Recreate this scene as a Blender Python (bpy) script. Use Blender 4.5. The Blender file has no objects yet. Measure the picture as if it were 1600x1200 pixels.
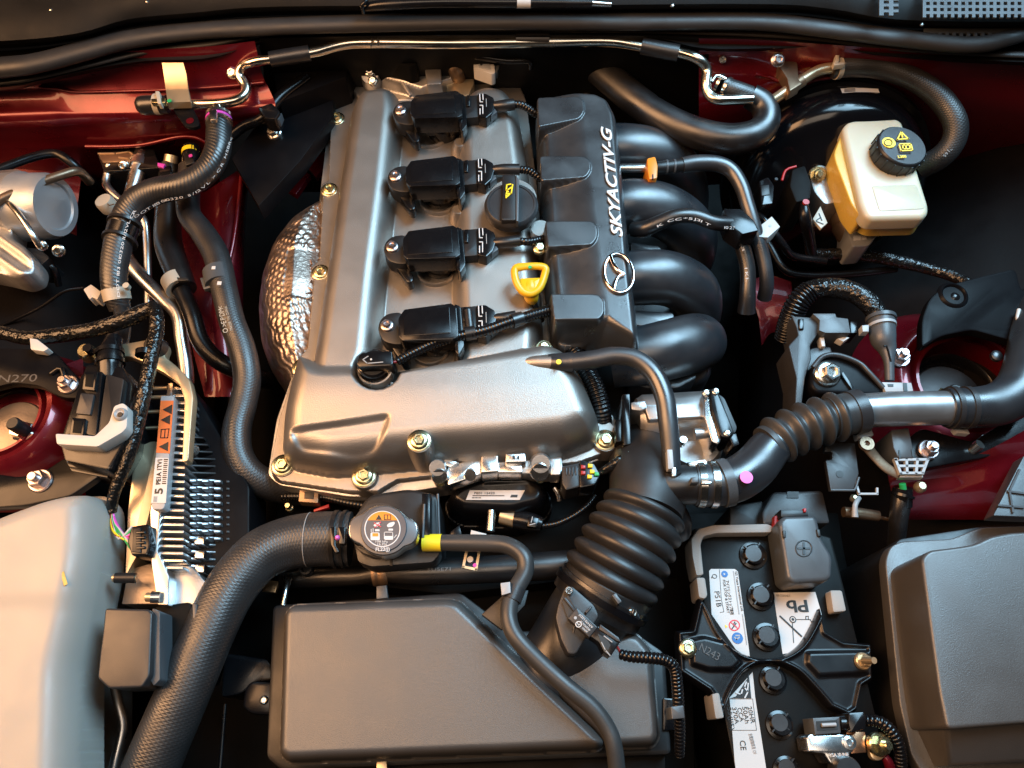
import bpy, bmesh, math, random
import numpy as np
from mathutils import Vector, Matrix
random.seed(7)
# ------------------------------------------------------------------ camera, world, lamps, exposure
SC = bpy.context.scene
COL = SC.collection
TILT = math.radians(25.0); DIST = 0.80; FPX = 1209.0      # picture of 1600 x 1200 px
CAM = Vector((0, -DIST*math.sin(TILT), DIST*math.cos(TILT)))
FW = Vector((0, math.sin(TILT), -math.cos(TILT))); UP = Vector((0, math.cos(TILT), math.sin(TILT))); RT = Vector((1, 0, 0))
cd = bpy.data.cameras.new('camera'); cam = bpy.data.objects.new('camera', cd); COL.objects.link(cam)
cam.location = CAM; cam.rotation_euler = (TILT, 0, 0)
cd.sensor_fit = 'HORIZONTAL'; cd.angle = 2*math.atan(800/FPX); cd.clip_start = 0.02; cd.clip_end = 50
SC.camera = cam
wd = bpy.data.worlds.new('World'); SC.world = wd; wd.use_nodes = True
bg = wd.node_tree.nodes['Background']; bg.inputs[0].default_value = (0.80, 0.72, 0.66, 1); bg.inputs[1].default_value = 0.02
def area(name, loc, target, sx, sy, power, col, spread=180):
    l = bpy.data.lights.new(name, 'AREA'); l.shape = 'RECTANGLE'; l.size = sx; l.size_y = sy; l.energy = power; l.color = col; l.spread = math.radians(spread)
    o = bpy.data.objects.new(name, l); COL.objects.link(o); o.location = loc
    o.rotation_euler = (Vector(target)-Vector(loc)).to_track_quat('-Z', 'Y').to_euler()
    return o
area('warm_lamp', (-1.05, -0.05, 1.10), (-0.10, -0.05, -0.05), 0.75, 1.5, 20, (1.0, 0.53, 0.25), 120)
area('cool_window_lamp', (0.74, 0.62, 1.20), (0.20, 0.05, -0.05), 0.70, 1.15, 16, (0.46, 0.77, 1.0), 98)
area('ceiling_lamp', (-0.10, -0.50, 2.0), (-0.05, -0.2, 0), 1.1, 0.8, 3.0, (1.0, 0.80, 0.62), 100)
SC.view_settings.view_transform = 'Standard'; SC.view_settings.look = 'None'
SC.view_settings.exposure = 0.0; SC.view_settings.gamma = 1.0; SC.view_settings.use_curve_mapping = False

# ------------------------------------------------------------------ helpers
W = {}
def V3(p): return Vector((p[0], p[1], p[2]))
def P(x, y, z=0.0):
    """point of the place at height z (mm) that lies under picture position x, y"""
    d = FW*FPX + RT*(x-800) - UP*(y-600)
    return CAM + d*((z/1000.0 - CAM.z)/d.z)
def S(x, y, z=0.0):
    d = FW*FPX + RT*(x-800) - UP*(y-600)
    return (z/1000.0 - CAM.z)/d.z
ZAX = Vector((0, 0, 1))
def link(name, me, mat, parent=None, ang=38, smooth=True):
    n = len(me.vertices); co = np.empty(n*3, dtype=np.float32); me.vertices.foreach_get('co', co); co = co.reshape(-1, 3)
    c = (co.min(0)+co.max(0))/2; c[2] = co[:, 2].min()
    co -= c; me.vertices.foreach_set('co', co.ravel())
    if smooth:
        me.polygons.foreach_set('use_smooth', [True]*len(me.polygons))
        if ang < 180: me.set_sharp_from_angle(angle=math.radians(ang))
    me.update()
    if mat is not None: me.materials.append(mat)
    o = bpy.data.objects.new(name, me); COL.objects.link(o)
    o.location = Vector([float(v) for v in c]); W[o.name] = o.location.copy()
    if parent is not None:
        o.parent = parent; o.matrix_parent_inverse = Matrix.Translation(W[parent.name]).inverted()
    return o
def tag(o, label, cat, group=None):
    o['label'] = label; o['category'] = cat
    if group: o['group'] = group
    return o
def thing(name, label, cat, at, group=None):
    o = bpy.data.objects.new(name, None); COL.objects.link(o); o.empty_display_size = 0.02
    o.location = P(*at); W[o.name] = o.location.copy()
    return tag(o, label, cat, group)
def structure(o): o['kind'] = 'structure'; return o
def copy_tree(o, delta, parent=None):
    c = o.copy(); COL.objects.link(c)
    if parent is None: c.location = o.location + delta
    else:
        c.parent = parent; c.location = o.location + delta
        c.matrix_parent_inverse = Matrix.Translation(W[parent.name]).inverted()
    W[c.name] = W[o.name] + delta
    for ch in [q for q in o.children]: copy_tree(ch, delta, c)
    return c
def mesh_from(name, vs, fs, uvs=None):
    me = bpy.data.meshes.new(name); me.from_pydata([tuple(v) for v in vs], [], fs)
    if uvs is not None:
        uvl = me.uv_layers.new(name='UVMap')
        flat = []
        for f_uv in uvs:
            for uv in f_uv: flat.extend(uv)
        uvl.data.foreach_set('uv', flat)
    return me
class MB:
    def __init__(self): self.v = []; self.f = []; self.uv = []; self.has_uv = False
    def add(self, vs, fs, uvs=None):
        b = len(self.v); self.v.extend(vs)
        for i, f in enumerate(fs):
            self.f.append([b+k for k in f])
            if uvs is not None: self.uv.append(uvs[i]); self.has_uv = True
            else: self.uv.append([(0, 0)]*len(f))
        return self
    def build(self, name, mat, parent=None, ang=38):
        return link(name, mesh_from(name, self.v, self.f, self.uv if self.has_uv else None), mat, parent, ang)
def catmull(pts, n_per=10):
    """pts: list of tuples of any length; returns a dense list"""
    A = [np.array(p, dtype=float) for p in pts]
    if len(A) == 2: return [A[0]+(A[1]-A[0])*t for t in np.linspace(0, 1, n_per+1)]
    E = [2*A[0]-A[1]] + A + [2*A[-1]-A[-2]]
    out = []
    for i in range(1, len(E)-2):
        p0, p1, p2, p3 = E[i-1], E[i], E[i+1], E[i+2]
        for k in range(n_per):
            t = k/n_per
            out.append(0.5*((2*p1)+(-p0+p2)*t+(2*p0-5*p1+4*p2-p3)*t*t+(-p0+3*p1-3*p2+p3)*t**3))
    out.append(A[-1]); return out
def to_world(pts):
    out = []
    for p in pts:
        q = P(p[0], p[1], p[2]); r = (p[3] if len(p) > 3 else 10)*S(p[0], p[1], p[2])
        out.append((q.x, q.y, q.z, r))
    return out
def resample(path, step):
    a = np.array(path); seg = np.linalg.norm(np.diff(a[:, :3], axis=0), axis=1); s = np.concatenate([[0], np.cumsum(seg)])
    n = max(3, int(s[-1]/step)+1); t = np.linspace(0, s[-1], n)
    return np.stack([np.interp(t, s, a[:, k]) for k in range(a.shape[1])], axis=1), t
def sweep(mb, path, ring=18, cap=True, rfun=None, step=0.004, flat=None, hollow=False):
    """tube along world path rows (x, y, z, r); rfun(s, L, r) changes the radius along the length; flat=(a, b) squashes the ring"""
    A, s = resample(path, step); L = s[-1]
    T = np.gradient(A[:, :3], axis=0); T /= np.linalg.norm(T, axis=1)[:, None]+1e-12
    nrm = np.array([0, 0, 1.0]) - T[0]*T[0, 2]
    if np.linalg.norm(nrm) < 0.1: nrm = np.array([0, 1.0, 0]) - T[0]*T[0, 1]
    nrm /= np.linalg.norm(nrm)
    vs = []; fs = []; uvs = []
    ca = np.cos(np.linspace(0, 2*math.pi, ring, endpoint=False)); sa = np.sin(np.linspace(0, 2*math.pi, ring, endpoint=False))
    for i in range(len(A)):
        nrm = nrm - T[i]*np.dot(nrm, T[i]); nrm /= np.linalg.norm(nrm)+1e-12
        bn = np.cross(T[i], nrm); r = A[i, 3]
        if rfun: r = rfun(s[i], L, r)
        fa, fb = flat if flat else (1, 1)
        for k in range(ring): vs.append(A[i, :3]+(nrm*ca[k]*fa+bn*sa[k]*fb)*r)
    for i in range(len(A)-1):
        for k in range(ring):
            k2 = (k+1) % ring
            fs.append([i*ring+k, i*ring+k2, (i+1)*ring+k2, (i+1)*ring+k])
            u0, u1 = k/ring, (k+1)/ring
            uvs.append([(u0, s[i]), (u1, s[i]), (u1, s[i+1]), (u0, s[i+1])])
    if cap and not hollow:
        fs.append(list(range(ring))[::-1]); uvs.append([(0, 0)]*ring)
        fs.append([(len(A)-1)*ring+k for k in range(ring)]); uvs.append([(0, 0)]*ring)
    mb.add(vs, fs, uvs); return mb
def hose(name, pts, mat, parent=None, ring=18, rfun=None, step=0.004, flat=None, n_per=10, ang=60, straight=False):
    w = to_world(pts)
    path = w if straight else catmull(w, n_per)
    return sweep(MB(), path, ring, True, rfun, step, flat).build(name, mat, parent, ang)
def beads(n0, n1, pitch, depth, sharp=0.7):
    """corrugation: rounded beads of PITCH (m) between fractions n0 and n1 of the length, valleys DEPTH (fraction) lower"""
    def f(s, L, r):
        t = s/L
        if t < n0 or t > n1: return r*(1-depth*0.6)
        return r*(1-depth*(1-abs(math.sin(math.pi*(s-n0*L)/pitch))**sharp))
    return f
def band(name, pts, mat, parent=None, grow=1.06, ring=24, step=0.002):
    """short ring (clamp, sleeve) along picture points with radius px"""
    w = [(a, b, c, d*grow) for a, b, c, d in to_world(pts)]
    return sweep(MB(), w, ring, True, None, step).build(name, mat, parent, 40)
def rp(poly, r, n=4):
    """round the corners of a 2-D polygon; r number or list"""
    out = []; N = len(poly)
    for i in range(N):
        p0 = np.array(poly[i-1][:2], float); p1 = np.array(poly[i][:2], float); p2 = np.array(poly[(i+1) % N][:2], float)
        rr = r[i] if isinstance(r, (list, tuple)) else r
        d0 = p0-p1; d2 = p2-p1; l0 = np.linalg.norm(d0); l2 = np.linalg.norm(d2)
        q = min(rr, l0*0.45, l2*0.45)
        if q < 0.3: out.append(tuple(p1)); continue
        a = p1+d0/l0*q; b = p1+d2/l2*q
        for k in range(n+1):
            t = k/n; out.append(tuple((1-t)**2*a+2*t*(1-t)*p1+t*t*b))
    return out
def circ(x, y, rx, ry=None, n=20, rot=0):
    ry = rx if ry is None else ry
    c, s = math.cos(rot), math.sin(rot)
    return [(x+rx*math.cos(2*math.pi*k/n)*c-ry*math.sin(2*math.pi*k/n)*s, y+rx*math.cos(2*math.pi*k/n)*s+ry*math.sin(2*math.pi*k/n)*c) for k in range(n)]
def prism(name, poly, zt, zb, mat, parent=None, bev=1.5, seg=2, rnd=0, draft=0.0, ang=38, holes=None):
    """vertical slab: picture outline at height zt (mm) (or each point with its own height), down to zb; bev mm rounds the upper edge, draft mm widens the foot"""
    if rnd: poly = rp(poly, rnd)
    top = [P(p[0], p[1], p[2] if len(p) > 2 else zt) for p in poly]
    area2 = sum(top[i-1].x*top[i].y-top[i].x*top[i-1].y for i in range(len(top)))
    if area2 < 0: top.reverse()
    c = sum(top, Vector())/len(top); n = len(top)
    bot = []
    for i in range(n):
        e1 = (top[i]-top[i-1]); e2 = (top[(i+1) % n]-top[i]); e1.z = e2.z = 0
        nn = Vector((e1.y, -e1.x, 0)).normalized()+Vector((e2.y, -e2.x, 0)).normalized()
        if nn.length > 1e-6: nn.normalize()
        q = top[i]+nn*draft/1000; bot.append(Vector((q.x, q.y, zb/1000)))
    bm = bmesh.new()
    tv = [bm.verts.new(v) for v in top]; bv = [bm.verts.new(v) for v in bot]
    ft = bm.faces.new(tv); fb = bm.faces.new(bv[::-1])
    for i in range(n): bm.faces.new((tv[i], bv[i], bv[(i+1) % n], tv[(i+1) % n]))
    bm.normal_update()
    if bev > 0:
        try: bmesh.ops.bevel(bm, geom=list(ft.edges), offset=bev/1000, segments=seg, profile=0.5, affect='EDGES', clamp_overlap=True)
        except Exception: pass
    me = bpy.data.meshes.new(name); bm.to_mesh(me); bm.free()
    return link(name, me, mat, parent, ang)
def cyl(name, a, b, r, mat, parent=None, prof=None, seg=28, ang=38):
    """turned body between world points a and b; prof = [(t, radius factor)]; r in metres"""
    a = Vector(a); b = Vector(b); ax = b-a; prof = prof or [(0, 0), (0, 1), (1, 1), (1, 0)]
    axn = ax.normalized(); u = axn.orthogonal().normalized(); w = axn.cross(u)
    vs = []; fs = []
    for t, f in prof:
        for k in range(seg):
            q = 2*math.pi*k/seg; vs.append(a+ax*t+(u*math.cos(q)+w*math.sin(q))*max(f, 1e-4)*r)
    for i in range(len(prof)-1):
        for k in range(seg):
            k2 = (k+1) % seg; fs.append([i*seg+k, i*seg+k2, (i+1)*seg+k2, (i+1)*seg+k])
    fs.append(list(range(seg))[::-1]); fs.append([(len(prof)-1)*seg+k for k in range(seg)])
    bm = bmesh.new(); bm.from_mesh(mesh_from(name, vs, fs)); bmesh.ops.recalc_face_normals(bm, faces=bm.faces[:])
    me = bpy.data.meshes.new(name); bm.to_mesh(me); bm.free()
    return link(name, me, mat, parent, ang)
def disc(name, x, y, z, rpx, h, mat, parent=None, prof=None, tilt=(0, 0), seg=28, ang=38):
    """turned body standing at picture position, rising H mm from height z along a slightly tilted axis"""
    a = P(x, y, z); ax = Vector((tilt[0], tilt[1], 1)).normalized()
    return cyl(name, a, a+ax*(h/1000), rpx*S(x, y, z), mat, parent, prof, seg, ang)
def loft(name, curves, mat, parent=None, n_per=8, ang=180, thick=0):
    """sheet through several picture polylines (x, y, z)"""
    rows = [[Vector(q[:3]) for q in catmull([tuple(P(*p)) for p in c], n_per)] for c in curves]
    m = min(len(r) for r in rows)
    rows = [[r[round(k*(len(r)-1)/(m-1))] for k in range(m)] for r in rows]
    vs = [v for r in rows for v in r]; fs = []
    for i in range(len(rows)-1):
        for k in range(m-1): fs.append([i*m+k, (i+1)*m+k, (i+1)*m+k+1, i*m+k+1])
    me = mesh_from(name, vs, fs)
    if thick:
        bm = bmesh.new(); bm.from_mesh(me); bmesh.ops.solidify(bm, geom=bm.faces[:], thickness=thick/1000); bm.to_mesh(me); bm.free()
    return link(name, me, mat, parent, ang)
def fold(empty, main, parent, name):
    """turn a built assembly into one part of parent: its main mesh carries the other pieces"""
    kids = [k for k in empty.children if k != main]
    main.parent = parent; main.matrix_parent_inverse = Matrix.Translation(W[parent.name]).inverted()
    w = W[main.name]; main.name = name; W[main.name] = w
    for k in kids: k.parent = main; k.matrix_parent_inverse = Matrix.Translation(w).inverted()
    bpy.data.objects.remove(empty)
# ---- height fields for cast and moulded bodies
def xy(poly, z): return np.array([[P(p[0], p[1], z).x*1000, P(p[0], p[1], z).y*1000] for p in poly])
def sdf(poly, X, Y, near=False):
    d = np.full(X.shape, 1e18); ins = np.zeros(X.shape, bool); nx = np.zeros(X.shape); ny = np.zeros(X.shape)
    n = len(poly)
    for i in range(n):
        ax, ay = poly[i-1]; bx, by = poly[i]; ex, ey = bx-ax, by-ay
        t = np.clip(((X-ax)*ex+(Y-ay)*ey)/(ex*ex+ey*ey+1e-12), 0, 1); qx = ax+t*ex; qy = ay+t*ey
        dd = (X-qx)**2+(Y-qy)**2; m = dd < d; d = np.where(m, dd, d); nx = np.where(m, qx, nx); ny = np.where(m, qy, ny)
        c = ((ay > Y) != (by > Y)); xi = np.where(c, (bx-ax)*(Y-ay)/((by-ay) if abs(by-ay) > 1e-9 else 1e-9)+ax, 0)
        ins ^= c & (X < xi)
    d = np.sqrt(d); d = np.where(ins, -d, d)
    return (d, nx, ny) if near else d
def region(poly, z, r=0):
    q = xy(rp(poly, r) if r else poly, z)
    return lambda X, Y: -sdf(q, X, Y)          # inside distance in mm
def ss(a, b, x): t = np.clip((x-a)/(b-a), 0, 1); return t*t*(3-2*t)
def dome(d, w): t = np.clip(d/w, 0, 1); return np.sqrt(1-(1-t)**2)
def smax(a, b, k): h = np.clip(0.5+0.5*(a-b)/k, 0, 1); return b*(1-h)+a*h+k*h*(1-h)
def hfield(name, outline, z0, fn, mat, parent=None, cell=1.6, zb=None, rnd=0, ang=180):
    q = xy(rp(outline, rnd) if rnd else outline, z0); lo = q.min(0)-cell*2; hi = q.max(0)+cell*2
    gx = np.arange(lo[0], hi[0], cell); gy = np.arange(lo[1], hi[1], cell); X, Y = np.meshgrid(gx, gy)
    d, nx, ny = sdf(q, X, Y, True)
    ok = (np.minimum.reduce([d[:-1, :-1], d[1:, :-1], d[:-1, 1:], d[1:, 1:]]) < -0.25*cell)
    X = np.where(d > 0, nx, X); Y = np.where(d > 0, ny, Y)
    Z = fn(X, Y); H, Wd = X.shape
    used = np.zeros((H, Wd), bool); used[:-1, :-1] |= ok; used[1:, :-1] |= ok; used[:-1, 1:] |= ok; used[1:, 1:] |= ok
    idx = np.full((H, Wd), -1); idx[used] = np.arange(used.sum())
    vs = np.stack([X[used], Y[used], Z[used]], 1)/1000
    I, J = np.nonzero(ok)
    fs = np.stack([idx[I, J], idx[I, J+1], idx[I+1, J+1], idx[I+1, J]], 1).tolist(); vs = vs.tolist()
    if zb is not None:
        cnt = {}
        for f in fs:
            for k in range(4): cnt[(f[k], f[(k+1) % 4])] = 1
        low = {}
        def dn(i):
            if i not in low: low[i] = len(vs); vs.append([vs[i][0], vs[i][1], zb/1000])
            return low[i]
        for (a, b) in [e for e in cnt if (e[1], e[0]) not in cnt]: fs.append([b, a, dn(a), dn(b)])
    me = bpy.data.meshes.new(name); me.from_pydata(vs, [], fs)
    bm = bmesh.new(); bm.from_mesh(me); bmesh.ops.remove_doubles(bm, verts=bm.verts[:], dist=1e-5)
    bm.to_mesh(me); bm.free()
    return link(name, me, mat, parent, ang)
# ---- hardware (meshes shared between copies)
HW = {}
def hw_mesh(kind, mat):
    key = (kind, mat.name)
    if key in HW: return HW[key]
    vs = []; fs = []
    def ringp(r, h, n, ph=0): 
        b = len(vs)
        for k in range(n): vs.append((r*math.cos(2*math.pi*k/n+ph), r*math.sin(2*math.pi*k/n+ph), h))
        return list(range(b, b+n))
    def skin(a, b):
        for k in range(len(a)): fs.append([a[k], a[(k+1) % len(a)], b[(k+1) % len(b)], b[k]])
    if kind == 'bolt':
        a = ringp(1, -0.25, 24); b = ringp(1, 0.16, 24); c = ringp(0.93, 0.24, 24); d = ringp(0.70, 0.34, 24); skin(a, b); skin(b, c); skin(c, d); fs.append(d)
        e = ringp(0.66, 0.2, 6); f = ringp(0.66, 0.88, 6); g = ringp(0.56, 0.98, 6); skin(e, f); skin(f, g)
        h = ringp(0.40, 0.98, 6); i = ringp(0.34, 0.72, 6); skin(g, h); skin(h, i); fs.append(i)
    elif kind == 'nut':
        a = ringp(1, -0.25, 24); b = ringp(1, 0.14, 24); c = ringp(0.9, 0.24, 24); skin(a, b); skin(b, c); fs.append(c)
        e = ringp(0.74, 0.2, 6); f = ringp(0.74, 0.85, 6); g = ringp(0.62, 0.98, 6); skin(e, f); skin(f, g); fs.append(g)
        h = ringp(0.40, 0.9, 16); i = ringp(0.40, 1.35, 16); j = ringp(0.32, 1.45, 16); skin(h, i); skin(i, j); fs.append(j)
    elif kind == 'screw':
        a = ringp(1, -0.3, 20); b = ringp(1, 0.25, 20); c = ringp(0.8, 0.45, 20); skin(a, b); skin(b, c)
        d = ringp(0.62, 0.45, 20); e = ringp(0.5, 0.2, 20); skin(c, d); skin(d, e); fs.append(e)
    me = mesh_from(kind, vs, fs)
    me.polygons.foreach_set('use_smooth', [True]*len(me.polygons)); me.set_sharp_from_angle(angle=math.radians(35)); me.materials.append(mat)
    HW[key] = me; return me
def fastener(kind, x, y, z, rpx, mat, parent, n=(0, 0, 1), name=None):
    o = bpy.data.objects.new(name or kind, hw_mesh(kind, mat)); COL.objects.link(o)
    o.location = P(x, y, z); s = rpx*S(x, y, z); o.scale = (s, s, s)
    q = ZAX.rotation_difference(Vector(n).normalized()); o.rotation_mode = 'QUATERNION'
    from mathutils import Quaternion
    o.rotation_quaternion = q @ Quaternion((0, 0, 1), random.uniform(0, 1.0))
    W[o.name] = o.location.copy()
    if parent is not None: o.parent = parent; o.matrix_parent_inverse = Matrix.Translation(W[parent.name]).inverted()
    return o
def stick(o, pts, lift=0.5):
    """points where picture positions meet the surface of object o (a sticker laid on a curved body)"""
    from mathutils.bvhtree import BVHTree
    bvh = BVHTree.FromPolygons([v.co+W[o.name] for v in o.data.vertices], [tuple(p.vertices) for p in o.data.polygons]); out = []
    for x, y in pts:
        d = (FW*FPX+RT*(x-800)-UP*(y-600)).normalized(); h = bvh.ray_cast(CAM, d)
        out.append((h[0]+h[1]*(lift/1000)) if h[0] is not None else P(x, y, 0))
    return out
# ---- lettering
def glyph_mesh(s, shear=0.0, bold=0.0, ext=0.0):
    cu = bpy.data.curves.new('lettering', 'FONT'); cu.body = s; cu.size = 1.0; cu.shear = shear; cu.offset = bold; cu.extrude = ext; cu.resolution_u = 3
    ob = bpy.data.objects.new('lettering', cu); me = bpy.data.meshes.new_from_object(ob)
    n = len(me.vertices); co = np.empty(n*3, dtype=np.float32); me.vertices.foreach_get('co', co); co = co.reshape(-1, 3)
    fs = [list(p.vertices) for p in me.polygons]
    bpy.data.objects.remove(ob); bpy.data.curves.remove(cu); bpy.data.meshes.remove(me)
    return co, fs
def text(s, a, b, z, hpx, mat, parent, nrm=None, shear=0.0, bold=0.0, lift=0.25, ext=0.12, z2=None, name='lettering', fit=True):
    """flat print: middle line of the writing runs from picture point a to b at height z; hpx = cap height"""
    co, fs = glyph_mesh(s, shear, bold, 0.0)
    if len(co) == 0: return None
    A = P(a[0], a[1], z); B = P(b[0], b[1], z if z2 is None else z2); X = B-A; Lw = X.length; X.normalize()
    N = Vector(nrm).normalized() if nrm is not None else ZAX.copy()
    N = (N-X*N.dot(X)).normalized(); Yv = N.cross(X)
    x0, x1 = co[:, 0].min(), co[:, 0].max(); y0, y1 = (0.0, 0.70) if fit else (co[:, 1].min(), co[:, 1].max())
    hs = hpx*S((a[0]+b[0])/2, (a[1]+b[1])/2, z)
    vs = []; nv = len(co)
    for layer in (lift+ext, lift-0.6) if ext else (lift,):
        for c in co:
            vs.append(A+X*((c[0]-x0)/(x1-x0)*Lw)+Yv*((c[1]-(y0+y1)/2)/(y1-y0)*hs)+N*(layer/1000))
    faces = [f[:] for f in fs]
    if ext:
        cnt = {}
        for f in fs:
            for k in range(len(f)): cnt[(f[k], f[(k+1) % len(f)])] = 1
        for e in cnt:
            if (e[1], e[0]) not in cnt: faces.append([e[1], e[0], e[0]+nv, e[1]+nv])
    return link(name, mesh_from(name, vs, faces), mat, parent, 30)
def text_path(s, pts, hpx, mat, parent, flip=False, side=0.0, name='lettering', gap=0.10):
    """print along a hose: pts are the hose's picture points (x, y, z, r); side leans the print round the hose"""
    path = catmull(to_world(pts), 12); A, ss_ = resample(path, 0.001); L = ss_[-1]
    adv = []; G = []
    for ch in s:
        if ch == ' ': adv.append(0.30); G.append(None); continue
        co, fs = glyph_mesh(ch); w = co[:, 0].max()-co[:, 0].min(); adv.append(w+gap); G.append((co, fs, co[:, 0].min()))
    k = L/sum(adv); vs = []; fs_all = []; pos = 0.0
    for ch, ad, g in zip(s, adv, G):
        if g:
            c = (pos+ad/2)*k; i = min(int(c/L*(len(A)-1)), len(A)-2); p = Vector(A[i, :3]); Tn = Vector(A[i+1, :3]-A[max(i-1, 0), :3]).normalized()
            N = (CAM-p).normalized(); Bn = N.cross(Tn).normalized(); N = Tn.cross(Bn).normalized()
            q = side; N2 = N*math.cos(q)+Bn*math.sin(q); B2 = N2.cross(Tn).normalized(); r = A[i, 3]
            hs = hpx*S(800, 600, p.z*1000)/0.7; b = len(vs)
            for c3 in g[0]: vs.append(p+N2*(r+0.0003)+Tn*((c3[0]-g[2]-ad/2+gap/2)*k)+B2*((c3[1]-0.35)*hs))
            fs_all += [[b+t for t in f] for f in g[1]]
        pos += ad
    return link(name, mesh_from(name, vs, fs_all), mat, parent, 30)
def decal(name, poly, z, mat, parent, h=0.35, rnd=0): return prism(name, poly, z+h, z-0.4, mat, parent, bev=0, rnd=rnd)
# ------------------------------------------------------------------ materials (all procedural)
def M(name, col, rough=0.5, metal=0.0, grain=0.0, gscale=900, var=0.12, rvar=0.10, coat=0.0, spec=0.5, dust=0.0, sss=0.0, trans=0.0, dist=0.0004):
    m = bpy.data.materials.new(name); m.use_nodes = True; nt = m.node_tree; N = nt.nodes; Lk = nt.links
    b = N['Principled BSDF']; b.inputs['Metallic'].default_value = metal
    b.inputs['Specular IOR Level'].default_value = spec; b.inputs['Coat Weight'].default_value = coat; b.inputs['Coat Roughness'].default_value = 0.06
    if sss: b.inputs['Subsurface Weight'].default_value = sss; b.inputs['Subsurface Radius'].default_value = (0.02, 0.012, 0.006); b.inputs['Subsurface Scale'].default_value = 0.6
    if trans: b.inputs['Transmission Weight'].default_value = trans
    tc = N.new('ShaderNodeTexCoord')
    n1 = N.new('ShaderNodeTexNoise'); n1.inputs['Scale'].default_value = 28; n1.inputs['Detail'].default_value = 5; Lk.new(tc.outputs['Object'], n1.inputs['Vector'])
    mr = N.new('ShaderNodeMapRange'); mr.inputs['From Min'].default_value = 0.3; mr.inputs['From Max'].default_value = 0.7
    mr.inputs['To Min'].default_value = max(0.02, rough-rvar); mr.inputs['To Max'].default_value = min(1, rough+rvar); Lk.new(n1.outputs['Fac'], mr.inputs['Value']); Lk.new(mr.outputs[0], b.inputs['Roughness'])
    mx = N.new('ShaderNodeMix'); mx.data_type = 'RGBA'
    mx.inputs[6].default_value = (*[c*(1-var) for c in col], 1); mx.inputs[7].default_value = (*[min(1, c*(1+var)) for c in col], 1)
    Lk.new(n1.outputs['Fac'], mx.inputs[0]); last = mx.outputs[2]
    if dust:
        n3 = N.new('ShaderNodeTexNoise'); n3.inputs['Scale'].default_value = 1500; n3.inputs['Detail'].default_value = 1; Lk.new(tc.outputs['Object'], n3.inputs['Vector'])
        r3 = N.new('ShaderNodeMapRange'); r3.inputs['From Min'].default_value = 0.70; r3.inputs['From Max'].default_value = 0.78; r3.inputs['To Max'].default_value = dust; Lk.new(n3.outputs['Fac'], r3.inputs['Value'])
        m3 = N.new('ShaderNodeMix'); m3.data_type = 'RGBA'; m3.inputs[7].default_value = (0.35, 0.32, 0.28, 1); Lk.new(r3.outputs[0], m3.inputs[0]); Lk.new(last, m3.inputs[6]); last = m3.outputs[2]
    Lk.new(last, b.inputs['Base Color'])
    if grain:
        n2 = N.new('ShaderNodeTexNoise'); n2.inputs['Scale'].default_value = gscale; n2.inputs['Detail'].default_value = 2; Lk.new(tc.outputs['Object'], n2.inputs['Vector'])
        bp = N.new('ShaderNodeBump'); bp.inputs['Strength'].default_value = grain; bp.inputs['Distance'].default_value = dist
        Lk.new(n2.outputs['Fac'], bp.inputs['Height']); Lk.new(bp.outputs[0], b.inputs['Normal'])
    return m
def M_hose(name, col, rough, around, pitch, strength, cross=True):
    """rubber over a woven or spiral reinforcement, from the tube's own length/round coordinates"""
    m = M(name, col, rough, var=0.15, dust=0.15, spec=0.9); nt = m.node_tree; N = nt.nodes; Lk = nt.links; b = N['Principled BSDF']
    uv = N.new('ShaderNodeUVMap'); sp = N.new('ShaderNodeSeparateXYZ'); Lk.new(uv.outputs[0], sp.inputs[0])
    def wave(sg):
        a = N.new('ShaderNodeMath'); a.operation = 'MULTIPLY'; a.inputs[1].default_value = around*2*math.pi; Lk.new(sp.outputs[0], a.inputs[0])
        c = N.new('ShaderNodeMath'); c.operation = 'MULTIPLY_ADD'; c.inputs[1].default_value = sg*2*math.pi/pitch; Lk.new(sp.outputs[1], c.inputs[0]); Lk.new(a.outputs[0], c.inputs[2])
        d = N.new('ShaderNodeMath'); d.operation = 'SINE'; Lk.new(c.outputs[0], d.inputs[0]); return d
    w1 = wave(1); out = w1.outputs[0]
    if cross:
        w2 = wave(-1); mm = N.new('ShaderNodeMath'); mm.operation = 'MAXIMUM'; Lk.new(w1.outputs[0], mm.inputs[0]); Lk.new(w2.outputs[0], mm.inputs[1]); out = mm.outputs[0]
    bp = N.new('ShaderNodeBump'); bp.inputs['Strength'].default_value = strength; bp.inputs['Distance'].default_value = 0.0008
    Lk.new(out, bp.inputs['Height']); Lk.new(bp.outputs[0], b.inputs['Normal'])
    return m
CAST = M('cast_aluminium', (0.36, 0.335, 0.31), 0.44, 0.90, grain=0.8, gscale=1000, var=0.06, rvar=0.03, dist=0.0003, dust=0.06)
CAST_RAW = M('raw_cast_aluminium', (0.52, 0.51, 0.50), 0.42, 0.9, grain=0.5, gscale=700, var=0.15)
MACH = M('machined_aluminium', (0.68, 0.67, 0.66), 0.26, 1.0, grain=0.1, gscale=1500, var=0.08)
ALU_PIPE = M('aluminium_pipe', (0.62, 0.60, 0.58), 0.30, 1.0, var=0.10)
STEEL_PIPE = M('plated_steel_pipe', (0.72, 0.66, 0.56), 0.20, 1.0, var=0.06)
ZINC = M('zinc_plate', (0.70, 0.68, 0.64), 0.24, 1.0, var=0.12)
GOLDZ = M('yellow_zinc_plate', (0.70, 0.64, 0.40), 0.28, 1.0, var=0.15)
CHROME = M('chrome', (0.86, 0.80, 0.78), 0.08, 1.0, var=0.03, rvar=0.03)
BLK = M('black_plastic', (0.010, 0.010, 0.011), 0.42, grain=0.12, gscale=1800, dust=0.10)
BLK_GL = M('gloss_black_plastic', (0.005, 0.005, 0.006), 0.22, var=0.1, dust=0.10)
BLK_DK = M('deep_black_plastic', (0.004, 0.004, 0.004), 0.6, spec=0.12)
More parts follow.
